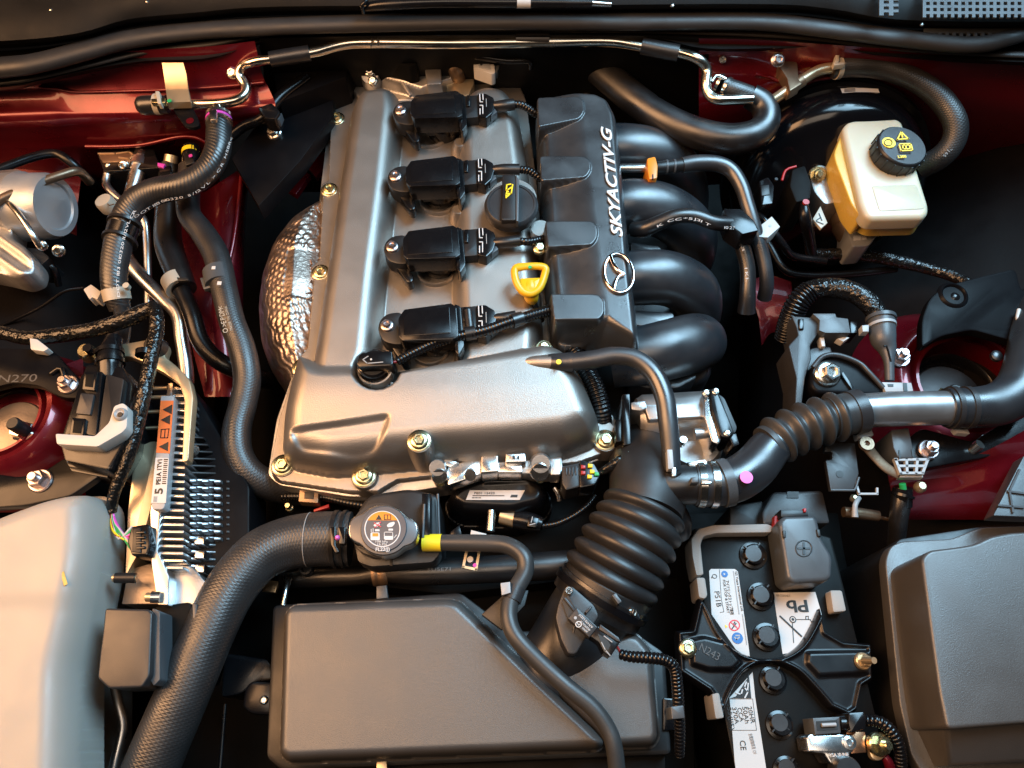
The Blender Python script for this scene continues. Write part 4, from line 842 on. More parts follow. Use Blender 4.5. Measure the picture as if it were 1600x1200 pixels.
# engine control unit with heat-sink fins
eu = thing('engine_control_unit', 'aluminium finned control unit carrying an orange warning label and a barcode label', 'control unit', (260, 780, -60))
prism('case', [(240, 600), (300, 604), (390, 760), (390, 860), (300, 960), (225, 950), (215, 820)], -60, -120, BPAINT_S, eu, bev=3, rnd=6)
prism('spine', [(262, 598), (270, 598), (268, 640), (246, 860), (264, 900), (262, 945), (246, 945), (236, 880), (234, 800)], -18, -70, MACH, eu, bev=1.5)
prism('side_plate', [(212, 700), (236, 690), (246, 690), (236, 790), (218, 860), (196, 900), (200, 800)], -26, -70, BRASSY, eu, bev=1.5, rnd=3)
prism('lower_plate', [(200, 890), (236, 880), (262, 905), (262, 944), (190, 944)], -34, -90, DULLM, eu, bev=1.5, rnd=2)
prism('lower_shell', [(262, 880), (300, 885), (322, 910), (316, 945), (264, 952)], -36, -110, FINM, eu, bev=3, rnd=4)
for k in range(26):
    y = 604+k*11.2; x0 = 266-k*0.85; x1 = 291-k*0.2
    prism('fin', [(x0, y, -20), (x1, y+.5, -24), (x1, y+5, -24), (x0, y+4.5, -20)], -22, -70, FINM if k % 3 else MACH, eu, bev=1.0, rnd=1)
for k in range(20):
    y = 680+k*11.2; xe = 318+min(k, 9)*7-max(0, k-13)*9
    prism('long_fin', [(292, y, -40), (xe, y+2, -40-(xe-292)*.45), (xe, y+5.5, -40-(xe-292)*.45), (292, y+4, -40)], -50, -100, FINM if k > 5 else DARKM, eu, bev=.8)  # rear fins darkened in colour for the shade among them
for k in range(9):
    for j in range(4):
        y = 748+k*11.2+j*.6; x0 = 296+j*19
        prism('fin_tip', [(x0, y, -34-j*8), (x0+11, y+.4, -38-j*8), (x0+11, y+5, -38-j*8), (x0, y+4.6, -34-j*8)], -40, -60-j*8, FINM if j < 3 else DARKM, eu, bev=.8)  # outermost column darkened too, as the fins recede into shade
for k, (y, xa, xb) in enumerate(((606, 226, 262), (620, 222, 262), (643, 220, 252), (668, 226, 250))): hose('bracket_pin', [(xa-6, y+2, -30, 3), (xb, y, -24, 3)], BRASSY, eu, straight=True)
for k in range(4): prism('lower_fin', [(305, 838+k*22), (320, 838+k*22), (318, 850+k*22), (303, 850+k*22)], -40, -90, MACH, eu, bev=1.2)
# labels of the control unit in one clear-edged holder
prism('label_holder', [(251, 618), (272, 618), (258, 790), (254, 796), (238, 796), (236, 790)], -10, -22, LBLG, eu, bev=1.2, rnd=3)
o1 = decal('warning_label', [(251, 626), (271, 626), (265, 708), (244, 707)], -9.8, ORA, eu)
o2 = decal('barcode_label', [(243, 715), (264, 716), (259, 786), (236, 786)], -9.8, LBL, eu)
for (x, y) in ((262, 640), (259, 656), (256, 698)): prism('warning_triangle', [(x-8, y), (x+7, y-8), (x+6, y+7)], -8.9, -9.7, INK, eu, bev=0)
strokes('book_symbol', [[(252, 671), (264, 670), (262, 684), (251, 684), (252, 671)], [(258, 671), (257, 684)]], -9.1, 1.3, INK, eu, .2)
text('5', (247.5, 772), (248.5, 763), -9.3, 12, INK, eu, bold=.02); text('PE1A 1TV1', (247, 757), (250, 718), -9.3, 6.5, INK, eu, bold=.03)
for k in range(13): strokes('bar', [[(257.0-k*.25, 718+k*3.1), (261.5-k*.25, 718.2+k*3.1)]], -9.2, 1.2 if k % 3 else 1.8, INK, eu, .2)
strokes('fine_print', [[(240+k*2.1, 784-k*.1), (240.8+k*2.1, 776-k*.1)] for k in range(3)], -9.2, 1.1, GPRINT, eu, .2)
# bracket that carries the unit
br = thing('control_unit_bracket', 'golden pressed bracket arm curling over the finned control unit', 'bracket', (250, 570, -40))
prism('arm', [(136, 546), (160, 540), (200, 536), (232, 530), (254, 528), (262, 540), (256, 556), (276, 572), (296, 592), (302, 620), (294, 720), (284, 722), (288, 625), (280, 600), (256, 582), (226, 566), (200, 556), (150, 564)], -4, -16, BRASSY, br, bev=1.5, rnd=6)
disc('rubber_mount', 251, 546, -6, 15, 16, RUB, br, [(0, 1), (.7, 1), (1, .8), (1, .01)], tilt=(-.3, 0)); disc('rubber_mount', 142, 556, -10, 13, 14, GOLDZ, br, [(0, 1), (.7, 1), (1, .8), (1, .01)]); disc('stud', 143, 550, 2, 7, 10, BLK_GL, br)
fastener('nut', 302, 704, -40, 9, ZINC, br, n=(.5, -.3, .8)); fastener('nut', 325, 710, -70, 8, ZINC, br, n=(.5, -.3, .8))
cp = thing('wire_plug', 'small black plug on the control unit with coloured wires entering it', 'connector', (220, 845, -30))
prism('housing', [(205, 822), (232, 818), (236, 850), (230, 868), (205, 868), (198, 846)], -6, -40, BLK_GL, cp, bev=2, rnd=4); prism('pin_face', [(208, 826), (220, 824), (220, 864), (206, 862)], -4.5, -8, BLK, cp, bev=.6)
for k in range(4): prism('latch', [(212, 830+k*8), (226, 829+k*8), (226, 833+k*8), (212, 834+k*8)], -3.2, -6, BLK_GL, cp, bev=.6)
ms = thing('spacer_screw', 'brass headed spacer screw through the golden control unit plate', 'screw', (195, 903, -20)); hose('spacer', [(180, 903, -12, 8), (212, 903, -14, 8)], BLK, ms, straight=True); hose('head', [(177, 903, -12, 6), (184, 903, -12, 6)], BRASSY, ms, straight=True); hose('tip', [(208, 903, -14, 5), (214, 903, -14, 5)], BRASSY, ms, straight=True)
ms = thing('spacer_screw', 'silver collared spacer screw on the lower edge of the control unit', 'screw', (240, 933, -20)); hose('spacer', [(236, 933, -12, 9), (250, 933, -14, 9)], MACH, ms, straight=True); hose('head', [(229, 933, -12, 7), (238, 933, -12, 7)], BRASSY, ms, straight=True)
# reservoir, relay box, pipe
tk = region([(-200, 868), (-60, 815), (0, 790), (60, 768), (100, 759), (130, 759), (146, 776), (148, 820), (143, 880), (128, 950), (108, 1040), (104, 1300), (-200, 1300)], 20, 22)
yst = P(60, 945, 20).y*1000
def tank_z(X, Y): return -40+63*dome(tk(X, Y), 26)**0.8+2.5*ss(-8, 14, Y-yst)
ta = thing('fluid_reservoir', 'big milky white plastic fluid reservoir in the corner of the bay', 'reservoir', (60, 1000, -150))
hfield('tank', [(-200, 860), (-60, 808), (0, 784), (60, 762), (100, 753), (133, 753), (151, 772), (153, 820), (148, 880), (133, 952), (113, 1040), (109, 1300), (-200, 1300)], 10, tank_z, WHITEP, ta, cell=2.0, zb=-48, rnd=18)
prism('lower_tank', [(-200, 880), (-20, 830), (110, 830), (118, 880), (104, 1000), (90, 1300), (-200, 1300)], -44, -200, WHITEP, ta, bev=2, draft=-6, rnd=10)
hose('stain', [(97, 894, 24.6, 3), (103, 914, 24.4, 3)], FLUID, ta, flat=(.15, 1), straight=True)
hose('seam_flange', [(166, 800, -44, 3), (166, 860, -44, 3), (152, 950, -44, 3), (140, 1040, -44, 3), (137, 1250, -44, 3)], WHITEP, ta)
rb = thing('relay_box', 'brown grey relay box with chamfered corners below the finned control unit', 'relay box', (200, 1010, -40))
prism('lid', [(164, 950), (232, 952), (238, 958), (234, 1056), (222, 1074), (170, 1076), (152, 1060), (156, 1020), (160, 990)], 6, -40, GREYP, rb, bev=4, seg=3, rnd=5); prism('side_wall', [(238, 950), (250, 955), (250, 1062), (240, 1072), (232, 1058), (236, 1000)], -2, -60, MIDGREY, rb, bev=3, rnd=3); prism('base', [(240, 948), (296, 940), (306, 965), (304, 1010), (290, 1060), (246, 1078)], -30, -120, BLK_DK, rb, bev=3, rnd=6); prism('rear_rib', [(300, 942), (308, 944), (306, 980), (301, 978)], -18, -50, MIDGREY, rb, bev=1.5)
tag(hose('bent_pipe', [(178, 1066, -60, 7), (184, 1095, -70, 7.5), (192, 1128, -76, 8), (190, 1150, -78, 8), (178, 1200, -80, 8), (168, 1260, -84, 8)], ALU_PIPE), 'bare bent aluminium pipe between the white reservoir and the large radiator hose', 'pipe')
structure(hose('side_rail_flange', [(378, 262, -70, 3.5), (374, 310, -76, 3.5), (366, 370, -84, 3.5), (356, 420, -90, 3.5), (350, 470, -98, 3.5)], RED, ring=10))
structure(loft('side_rail', [[(255, 300, -150), (285, 420, -140), (296, 520, -130), (320, 620, -130)], [(320, 300, -120), (330, 400, -112), (330, 500, -112), (345, 620, -120)], [(378, 262, -80), (366, 380, -92), (350, 480, -106), (372, 620, -125)], [(392, 240, -180), (382, 380, -180), (380, 500, -180), (384, 620, -180)]], RED))
# dark bracket plate and pipes near the heat shield
dpz = thing('black_plate', 'large black plate with a silver bolt between the red panel and the cam cover', 'plate', (440, 200, -60))
prism('plate', [(362, 248), (440, 140), (520, 120), (520, 180), (470, 250), (404, 322)], -34, -60, BPAINT_S, dpz, bev=1.0); fastener('bolt', 429, 208, -32, 12, ZINC, dpz, n=(-.2, -.3, 1))
prism('upright', [(404, 72), (560, 76), (540, 120), (436, 160), (428, 120)], -6, -120, BPAINT_S, dpz, bev=1)
tag(hose('black_pipe', [(330, 250, -40, 8), (352, 222, -30, 8), (380, 198, -20, 8), (410, 184, -10, 8), (440, 150, -6, 9), (480, 120, -6, 9)], BPAINT), 'thin glossy black pipe passing behind the bolt on the black plate', 'pipe')
prism_ = thing('pipe_clip', 'black plastic clip block around the thin glossy pipe', 'clip', (420, 175, -10)); prism('body', [(402, 168), (424, 160), (438, 174), (430, 186), (414, 184)], 10, -12, BLK_GL, prism_, bev=2, rnd=3); prism('tab', [(428, 180), (440, 176), (436, 186), (430, 188)], 6, -6, MIDGREY, prism_, bev=1)
# red chequered plates seen deep beside the heat shield
for i, (q, l) in enumerate((([(502, 230), (516, 248), (494, 276), (478, 256)], 'upper dark red painted plate deep beside the cam cover bolts'), ([(468, 262), (484, 272), (462, 304), (444, 292)], 'lower dark red painted plate deep above the heat shield'))): tag(prism('red_plate', q, -110, -120, RED, bev=.5), l, 'plate')
# heat shield
hs = thing('heat_shield', 'domed embossed foil heat shield bulging from the side of the engine', 'heat shield', (450, 460, -120))
so = [(520, 290), (480, 308), (446, 330), (416, 368), (398, 418), (392, 465), (396, 518), (410, 558), (432, 590), (460, 622), (500, 610), (540, 450)]
sr = region(so, -70, 12); flatp = region([(452, 398), (500, 392), (494, 474), (444, 474)], -60, 3); Xl = P(400, 465, -70).x*1000
ctr = P(560, 455, -70)*1000
def shield_z(X, Y):
    d = sr(X, Y); base = -110+72*dome(d, 85)
    R = np.hypot(X-ctr.x, (Y-ctr.y)*0.62)+1.3*np.sin(Y/11+X/17)+.8*np.sin(Y/4.3); th = (Y-ctr.y)+1.6*np.sin(X/6.5)+1.2*np.sin(Y/13+X/9)
    rows = np.cos(R/7.0*2*math.pi); cols = np.cos(th/9.0*2*math.pi+np.where(np.floor(R/7.0+.5) % 2 > .5, math.pi, 0))
    wav = np.where(d < 24, 0.75*np.cos((d+1.8*np.sin(th/4))/6.0*2*math.pi), 0.50*rows+0.42*cols+0.30*np.sin(X/5+np.sin(Y/7)*2))
    f = ss(-1, 3, flatp(X, Y))
    return base+wav*(1-f)*ss(0, 4, d)-1.5*f
hfield('foil', so, -70, shield_z, FOIL, hs, cell=1.1, zb=-130, rnd=10)
strokes('embossed_mark', [[(464, 414), (487, 432)], [(462, 422), (470, 430), (486, 414), (490, 430)], [(468, 432), (482, 432)], [(470, 404), (472, 414)], [(475, 403), (477, 415)], [(480, 403), (482, 415)], [(486, 406), (488, 412)]], -53, 1.4, FOIL, hs, 1.2)
text('PEDA', (459, 441), (492, 441), -53, 8, FOIL, hs, lift=1.2, ext=.4)
mb = MB(); sweep(mb, oval_path(477, 458, 12, 9, 0, -52, 1.0), 8, False, None, 0.001); mb.build('embossed_oval', FOIL, hs, 60)
strokes('embossed_mark', [[(467, 455), (476, 460), (488, 456)]], -52, 1.3, FOIL, hs, 1.0)
# ------------------------------------------------------------------ front of the engine: radiator cap, hoses, air box
rh = thing('radiator_hose', 'large woven black radiator hose curving down from the filler neck', 'hose', (330, 980, -80))
RH = [(200, 1290, -60, 44), (240, 1190, -50, 43), (270, 1120, -44, 42), (300, 1050, -40, 41), (330, 980, -40, 40), (362, 918, -44, 40), (404, 870, -50, 40), (450, 849, -56, 41), (500, 842, -58, 42), (548, 842, -60, 42)]
hose('tube', RH, BRAID, rh, ring=40, step=0.003)
band('spring_clamp', [(523, 842, -58, 43), (529, 842, -58, 43)], BLK, rh, 1.04, 40); band('spring_clamp', [(537, 842, -59, 43), (542, 842, -59, 43)], BLK, rh, 1.04, 40)
prism('clamp_ear', [(516, 824), (524, 822), (524, 852), (530, 862), (524, 864), (517, 850)], -16, -22, BLK_GL, rh, bev=1, rnd=2); prism('clamp_ear', [(528, 823), (540, 823), (539, 850), (530, 850)], -16, -22, BLK_GL, rh, bev=1, rnd=2); disc('paint_dot', 528, 841, -18, 4, 5, PINK, rh, [(0, 1), (.6, 1), (1, .5)], seg=14); band('seam', [(483, 843, -57, 42), (484, 843, -57, 42)], GPRINT, rh, 1.005, 40)
fn = thing('filler_neck', 'black coolant filler housing under the dark grey radiator cap', 'filler housing', (620, 840, -120))
prism('housing', [(556, 800), (575, 772), (640, 762), (684, 772), (688, 790), (688, 862), (676, 876), (580, 884), (560, 876), (552, 850)], -46, -120, BLK, fn, bev=5, seg=3, rnd=14)
prism('front_flange', [(554, 850), (560, 858), (676, 850), (686, 848), (688, 864), (676, 878), (580, 885), (560, 878)], -36, -60, GREYP, fn, bev=2, rnd=5)
prism('upright_rib', [(659, 770), (672, 770), (672, 845), (659, 845)], -20, -60, BLK_GL, fn, bev=1.5); hose('edge_rib', [(663, 788, -18, 2), (661, 840, -18, 2)], MIDGREY, fn, straight=True); hose('edge_rib', [(684, 772, -40, 2), (687, 850, -40, 2)], MIDGREY, fn, straight=True)
prism('notch', [(609, 868), (613, 868), (613, 884), (609, 884)], -34.5, -40, INK, fn, bev=0)
disc('neck', 600, 842, -60, 40, 40, BLK, fn, [(0, 1), (1, 1), (1, .01)], seg=40)
rcq = thing('radiator_cap', 'dark grey eared radiator cap with orange and white pictogram warnings', 'radiator cap', (600, 838, -20))
def cap_outline(g=1.0):
    pts = []
    for k in range(64):
        q = 2*math.pi*k/64; c, s = math.cos(q), math.sin(q)
        e = max(0.0, (abs(c)-0.78)/0.22); e = e*e*(3-2*e)
        r = 43+12*e; rot = math.radians(3)
        x, y = r*c*g, r*s*g*0.93
        pts.append((598.5+x*math.cos(rot)-y*math.sin(rot), 828.5+x*math.sin(rot)+y*math.cos(rot)))
    return pts
rim_ = prism('rolled_rim', cap_outline(1.0), 0, -16, ZINC, rcq, bev=2.2, seg=3)
prism('top_plate', cap_outline(0.955), 1.2, -2, M('cap_coating', (0.10, 0.10, 0.105), 0.38, 0.3, grain=.1), rcq, bev=0.6)
disc('raised_disc', 600, 827, 0.6, 36, 2.4, M('cap_label_grey', (0.085, 0.085, 0.095), 0.42), rcq, [(0, 1), (.5, 1), (1, .97), (1, .01)], seg=56)
zc = 3.1; cx, cy, R0 = 597.6, 826.5, 27.5
mb = MB(); sweep(mb, oval_path(cx, cy, R0, R0, 0, zc, .9, 48), 8, False, None, 0.001, (.4, 1)); mb.build('label_ring', PRINT, rcq, 60)
arc = [(cx+R0*math.cos(q)*.99, cy+R0*.99*math.sin(q)) for q in np.linspace(math.radians(210), math.radians(330), 20)]
decal('orange_segment', arc, zc-.1, ORAC, rcq, .3); prism('warning_triangle', [(592, 804), (587, 812), (596.5, 812)], zc+.5, zc-.1, INK, rcq, bev=0); strokes('book_symbol', [[(600.5, 804.5), (610.5, 804.5), (610.5, 811.5), (600.5, 811.5), (600.5, 804.5)], [(605.5, 805), (605.5, 811)]], zc+.3, 1.0, INK, rcq, .2)
strokes('no_open_cross', [[(585, 817), (595, 823)], [(595, 816), (586, 824)]], zc+.5, 1.1, REDI, rcq, .2)
for q in ([(583, 821), (587, 817), (593, 816), (594, 820), (588, 824)], [(604, 821), (608, 817), (616, 815), (617, 818), (613, 823), (606, 824)]): decal('hand_mark', rp(q, 2), zc-.1, PRINT, rcq, .3)
decal('cap_mark', [(586, 827), (593, 827), (593, 830), (586, 830)], zc-.1, PRINT, rcq, .3); decal('cap_mark', [(607, 826), (614, 826), (614, 829), (607, 829)], zc-.1, PRINT, rcq, .3)
decal('tank_mark', rp([(579, 832), (593, 832), (593.5, 844), (579, 844)], 2), zc-.1, PRINT, rcq, .25); decal('hot_mark', [(582, 833), (591, 833), (591, 838), (582, 838)], zc, ORAC, rcq, .35); strokes('steam', [[(580, 827), (580, 831)], [(583, 826), (583, 831)]], zc+.2, 1, PRINT, rcq, .2)
strokes('tank_outline', [[(600.5, 831.5), (613.5, 831.5), (614, 843), (600.5, 843), (600.5, 831.5)], [(616, 840), (619.5, 836)]], zc+.2, 1.0, PRINT, rcq, .2); decal('tank_mark', [(601, 837.5), (613.5, 837.5), (613.5, 843), (601, 843)], zc-.1, PRINT, rcq, .3)
text('108 kPa', (587, 846), (606, 846.5), zc, 3.4, PRINT, rcq); text('16 PSI', (590, 850.2), (604, 850.5), zc, 3.2, PRINT, rcq); text('FL22(J)', (587, 858.5), (609, 858), zc, 5.5, PRINT, rcq, bold=.015)
fold(rcq, rim_, fn, 'radiator_cap'); rim_['label'] = 'dark grey eared radiator cap with orange and white pictogram warnings'
# overflow hose
oh = thing('overflow_hose', 'slim grey overflow hose with a yellow tape ring looping down over the air box', 'hose', (830, 980, -10))
OH = [(662, 848, -26, 12), (700, 848, -24, 13), (760, 849, -18, 13.5), (795, 853, -14, 13.5), (818, 870, -12, 13.5), (820, 894, -12, 13.5), (805, 922, -10, 13.5), (796, 946, -8, 13.5), (796, 972, -6, 13.5), (808, 998, -4, 13.5), (840, 1032, -4, 13.5), (884, 1072, -4, 13.5), (924, 1104, -6, 13.5), (948, 1136, -8, 13.5), (960, 1170, -10, 13.5), (966, 1230, -20, 13.5)]
hose('tube', OH, RUBG, oh, ring=22, step=0.003); band('yellow_tape', [(661, 848, -26, 13.2), (690, 848, -24.5, 13.2)], YELP, oh, 1.02)
hc2 = thing('hose_clip', 'grey bracket clip gripping the slim overflow hose', 'clip', (800, 930, -10)); band('clip_band', [(807, 918, -10, 15), (799, 938, -9, 15)], GREYP, hc2, 1.03); prism('tongue', [(782, 911), (797, 909), (798, 926), (784, 930)], 2, -4, LBLG, hc2, bev=1, rnd=1); prism('bracket', [(792, 924), (826, 922), (820, 946), (784, 984), (752, 960), (784, 932)], -20, -28, BLK, hc2, bev=1, rnd=2)
# lower pipe run
lp = thing('lower_coolant_pipe', 'black coolant pipe with a ribbed metal sleeve lying behind the air box', 'pipe', (680, 900, -90))
hose('pipe', [(440, 905, -110, 14), (500, 902, -106, 16), (560, 900, -100, 14), (600, 894, -94, 16), (660, 894, -92, 20), (760, 890, -92, 21), (860, 884, -92, 22), (920, 880, -96, 22)], RUB, lp, ring=24); band('ribbed_sleeve', [(582, 897, -97, 17), (588, 896, -97, 18.5), (594, 896, -97, 17), (602, 895, -96, 18.5), (608, 895, -96, 17)], RUST, lp, 1.12); prism('hanger', [(588, 916), (604, 914), (606, 934), (588, 936)], -56, -62, MIDGREY, lp, bev=1)
for pts in ([(520, 880, -120, 14), (470, 893, -112, 18), (440, 890, -118, 18), (410, 900, -130, 18)],): hose('elbow', pts, BPAINT, lp)
disc('eyelet', 480, 890, -92, 11, 8, GREYP, lp, [(0, 1), (.8, 1), (1, .9), (1, .6), (.2, .55), (.2, .01)]); text('5U5E71', (668, 890), (704, 889), -76, 5, GPRINT, lp)
yk = thing('cable_bracket', 'small brass bracket with a white pin hanging under the slim overflow hose', 'bracket', (735, 875, -40)); strokes('frame', [[(730, 858), (724, 886), (744, 890), (749, 860)]], -34, 4, BRASSY, yk, 1.5); disc('pin', 735, 876, -38, 5, 6, WHITE, yk, seg=8); prism('tab', [(736, 828), (760, 834), (760, 842), (734, 840)], -36, -40, WHITE, yk, bev=.5); disc('paint_dot', 742, 884, -35, 3, 3, MAG, yk)
hose('support_rod', [(768, 798, -46, 6), (766, 830, -46, 7)], MACH, yk, straight=True); prism('tab', [(704, 830), (718, 820), (722, 838), (702, 842)], -40, -60, BLK_GL, yk, bev=1)
# cam timing motor under the front of the cam cover
vm = thing('cam_timing_motor', 'black motor with a paper part label below a raw aluminium flange at the engine front', 'motor', (770, 770, -90))
prism('mount_flange', [(672, 722), (690, 712), (740, 706), (800, 704), (850, 706), (878, 712), (880, 740), (850, 742), (790, 738), (740, 740), (715, 748), (690, 756), (676, 750)], -46, -70, CAST_RAW, vm, bev=2, rnd=5)
for q, z in (([(700, 728), (752, 714), (752, 740), (700, 758)], -38), ([(752, 713), (778, 711), (778, 736), (752, 738)], -30), ([(778, 722), (815, 720), (816, 738), (778, 738)], -34), ([(790, 709), (820, 708), (822, 721), (790, 722)], -26)): prism('rib_block', q, z, -60, MACH, vm, bev=1.5, rnd=2)
for x, y in ((801, 714), (808, 714)): prism('slot', [(x, y-2), (x+4, y-2), (x+4, y+3), (x, y+3)], -25, -30, INK, vm, bev=0)
for x, y, w in ((688, 738, 13), (843, 732, 15)):
    disc('bolt_pillar', x, y-14, -60, w, 36, CAST_RAW, vm, [(0, 1.1), (.85, 1), (1, .92), (1, .01)], tilt=(0, -.5)); disc('pillar_collar', x, y, -42, w*1.02, 12, MACH, vm, [(0, 1), (.9, 1), (1, .9), (1, .01)], tilt=(0, -.8)); fastener('bolt', x+1, y+12, -44, 10, GOLDZ, vm, n=(0, -1, .35))
prism('small_block', [(860, 716), (876, 716), (876, 742), (860, 742)], -34, -60, CAST_RAW, vm, bev=2, rnd=3); disc('side_boss', 736, 738, -46, 9, 14, MACH, vm, tilt=(0, -.6)); prism('side_tab', [(680, 720), (700, 716), (716, 722), (704, 730)], -34, -44, MACH, vm, bev=1)
mo = region([(696, 775), (712, 758), (750, 742), (830, 742), (856, 758), (862, 780), (850, 800), (800, 812), (720, 808), (700, 795)], -80, 10); mo2 = region([(755, 744), (825, 744), (838, 758), (750, 762)], -70, 6)
hfield('motor_body', [(690, 775), (708, 754), (750, 738), (832, 738), (860, 756), (866, 782), (852, 804), (800, 816), (718, 812), (696, 798)], -80, lambda X, Y: -110+44*dome(mo(X, Y), 14)+3*ss(0, 6, mo2(X, Y)), BPAINT, vm, cell=1.5, zb=-140, rnd=8)
hose('top_lip', [(752, 746, -68, 3), (765, 743, -66, 4), (800, 743, -66, 4), (826, 745, -68, 3)], GOLDZ, vm)
decal('part_label', [(734, 766), (820, 766), (812, 781), (728, 781)], -65.6, LBL, vm, .5); text('PE01 12420', (741, 770.5), (773, 770.5), -64.9, 3.4, INK, vm); strokes('fine_print', [[(739+k*5, 774.5), (742.5+k*5, 774.5)] for k in range(10)]+[[(738+k*5, 777.8), (741+k*5, 777.8)] for k in range(3)], -64.8, 1.3, INK, vm, .2); prism('print_block', [(799, 773), (809, 773), (808, 777), (797, 777)], -64.7, -65.6, INK, vm, bev=0)
fastener('bolt', 834, 786, -78, 8, ZINC, vm, n=(0, -.9, .5)); fastener('bolt', 873, 770, -70, 6, ZINC, vm, n=(0, -.9, .5)); hose('stud', [(866, 762, -60, 4), (872, 772, -62, 4), (874, 782, -66, 4)], ZINC, vm)
vp = thing('motor_plug', 'black plug with red, yellow and green wires beside the cam timing motor', 'connector', (905, 745, -60))
prism('housing', [(878, 728), (908, 722), (914, 742), (910, 760), (884, 766), (878, 755)], -32, -66, BLK, vp, bev=2, rnd=3); prism('shell', [(906, 718), (928, 724), (938, 742), (930, 758), (906, 762)], -28, -60, BLK_GL, vp, bev=1.5, rnd=3)
for k in range(5): prism('rib', [(884+k*5, 731-k*.8), (886+k*5, 731-k*.8), (886+k*5, 742), (884+k*5, 742)], -31, -34, GREYP, vp, bev=.3)
for x, y, m in ((911, 729, REDP), (911, 738, REDP), (922, 727, YELP), (925, 736, YELP), (932, 740, GRN), (921, 744, YELP)): prism('wire_seal', [(x-3, y-3), (x+4, y-2), (x+4, y+3), (x-3, y+3)], -25, -34, m, vp, bev=.6)
hose('cable', [(932, 742, -38, 5), (950, 732, -30, 7), (968, 720, -26, 8), (984, 716, -28, 7)], TAPE, vp); disc('stud', 984, 716, -30, 11, 12, ZINC, vp, [(0, 1), (.3, 1), (.35, .7), (1, .6), (1, .01)], seg=12)
ts = thing('coolant_sensor', 'black sensor with a brass hex body and thin loom in front of the engine', 'sensor', (815, 815, -100))
hose('hex', [(783, 806, -84, 14), (806, 812, -82, 14)], BRASSY, ts, ring=6, straight=True); hose('body', [(804, 812, -82, 15), (830, 816, -80, 15), (846, 820, -80, 12)], BLK_GL, ts, ring=20); prism('latch', [(826, 806), (842, 810), (838, 824), (824, 822)], -66, -74, BLK_GL, ts, bev=1); strokes('latch_ridge', [[(832, 808), (830, 816)], [(836, 818), (828, 820)]], -65.5, 1.4, GPRINT, ts, .4)
loom('conduit', [(846, 822, -80, 5), (870, 818, -78, 5), (896, 806, -76, 5), (918, 790, -76, 5), (930, 776, -80, 5)], None, parent=ts)
cl = thing('front_loom', 'thin ribbed loom with a square brown clip under the cam cover corner', 'wiring loom', (500, 780, -90)); loom('conduit', [(440, 776, -90, 6), (480, 776, -86, 6), (510, 778, -84, 6.5), (545, 786, -82, 6.5), (580, 792, -84, 6.5)], None, parent=cl)
prism('square_clip', [(468, 764), (498, 766), (497, 786), (466, 784)], -74, -88, RUST, cl, bev=1.2, rnd=2); prism('clip_window', [(476, 768), (491, 769), (490, 780), (475, 779)], -73.5, -76, INK, cl, bev=.3); prism('red_tag', [(490, 796), (514, 787), (514, 793), (490, 800)], -84, -90, REDP, cl, bev=.6); disc('brass_nipple', 454, 795, -100, 6, 14, GOLDZ, cl, [(0, 1), (.4, 1), (.45, .7), (1, .6), (1, .01)], seg=12)
# crank-side black filler between engine and radiator
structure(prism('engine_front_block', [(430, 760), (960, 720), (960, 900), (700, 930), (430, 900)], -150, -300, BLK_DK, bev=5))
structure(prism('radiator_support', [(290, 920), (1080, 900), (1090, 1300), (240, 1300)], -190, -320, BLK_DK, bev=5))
sp = thing('support_bracket', 'black pressed bracket with a rivet beside the big radiator hose', 'bracket', (400, 1090, -90)); prism('tab', [(382, 1075), (392, 1064), (430, 1066), (434, 1108), (424, 1118), (392, 1116), (378, 1105)], -80, -120, BPAINT, sp, bev=3, rnd=6); disc('rivet', 413, 1094, -80, 7, 3, ZINC, sp, [(0, 1), (.6, .95), (1, .7), (.5, .4), (.5, .01)], seg=18); prism('rail', [(350, 1020), (420, 1030), (432, 1062), (400, 1066), (376, 1085), (345, 1090)], -100, -160, BPAINT, sp, bev=4, rnd=8)
hose('strut_rod', [(450, 905, -90, 6), (446, 925, -84, 5), (440, 960, -84, 5)], MACH, sp); prism('foil_patch', [(412, 906), (436, 908), (430, 926), (410, 924)], -110, -116, BRASSY, sp, bev=1); hose('slat', [(352, 1100, -120, 3), (344, 1200, -120, 3)], BPAINT, sp, straight=True)
# air box
ab = thing('air_box', 'large dark grained air cleaner box split by a diagonal groove at the front', 'air box', (740, 1080, -120))
LID = [(441, 957), (452, 944), (698, 934), (716, 938), (930, 1142), (946, 1160), (936, 1170), (446, 1190), (433, 1178)]
lr = region(LID, -36, 8)
hfield('lid', [(437, 953), (450, 939), (700, 929), (720, 934), (934, 1138), (952, 1160), (940, 1176), (444, 1197), (428, 1182)], -40, lambda X, Y: -58+24*dome(lr(X, Y)+1.5, 10), LIDP, ab, cell=1.5, zb=-110, rnd=8)
sr2 = region([(982, 986), (1000, 992), (1020, 1016), (1032, 1150), (1024, 1164), (952, 1168), (936, 1142), (860, 1070), (900, 1020), (940, 1000)], -40, 8)
hfield('side_lid', [(980, 980), (1002, 986), (1025, 1014), (1038, 1152), (1028, 1170), (950, 1173), (930, 1146), (850, 1068), (896, 1012), (940, 994)], -44, lambda X, Y: -62+22*dome(sr2(X, Y)+1.5, 9), LIDP, ab, cell=1.5, zb=-110, rnd=8)
prism('base', [(425, 945), (720, 925), (800, 985), (990, 985), (1040, 1020), (1050, 1180), (440, 1205), (415, 1185)], -75, -180, BLK, ab, bev=4, rnd=10)
prism('latch', [(588, 1188), (604, 1188), (606, 1215), (588, 1215)], -70, -90, BRASSY, ab, bev=1); prism('front_lip', [(460, 1200), (900, 1180), (1040, 1178), (1040, 1230), (460, 1230)], -90, -120, BLK_DK, ab, bev=2)
prism('latch', [(1036, 1090), (1060, 1092), (1062, 1140), (1036, 1142)], -72, -110, BLK_GL, ab, bev=2, rnd=3)
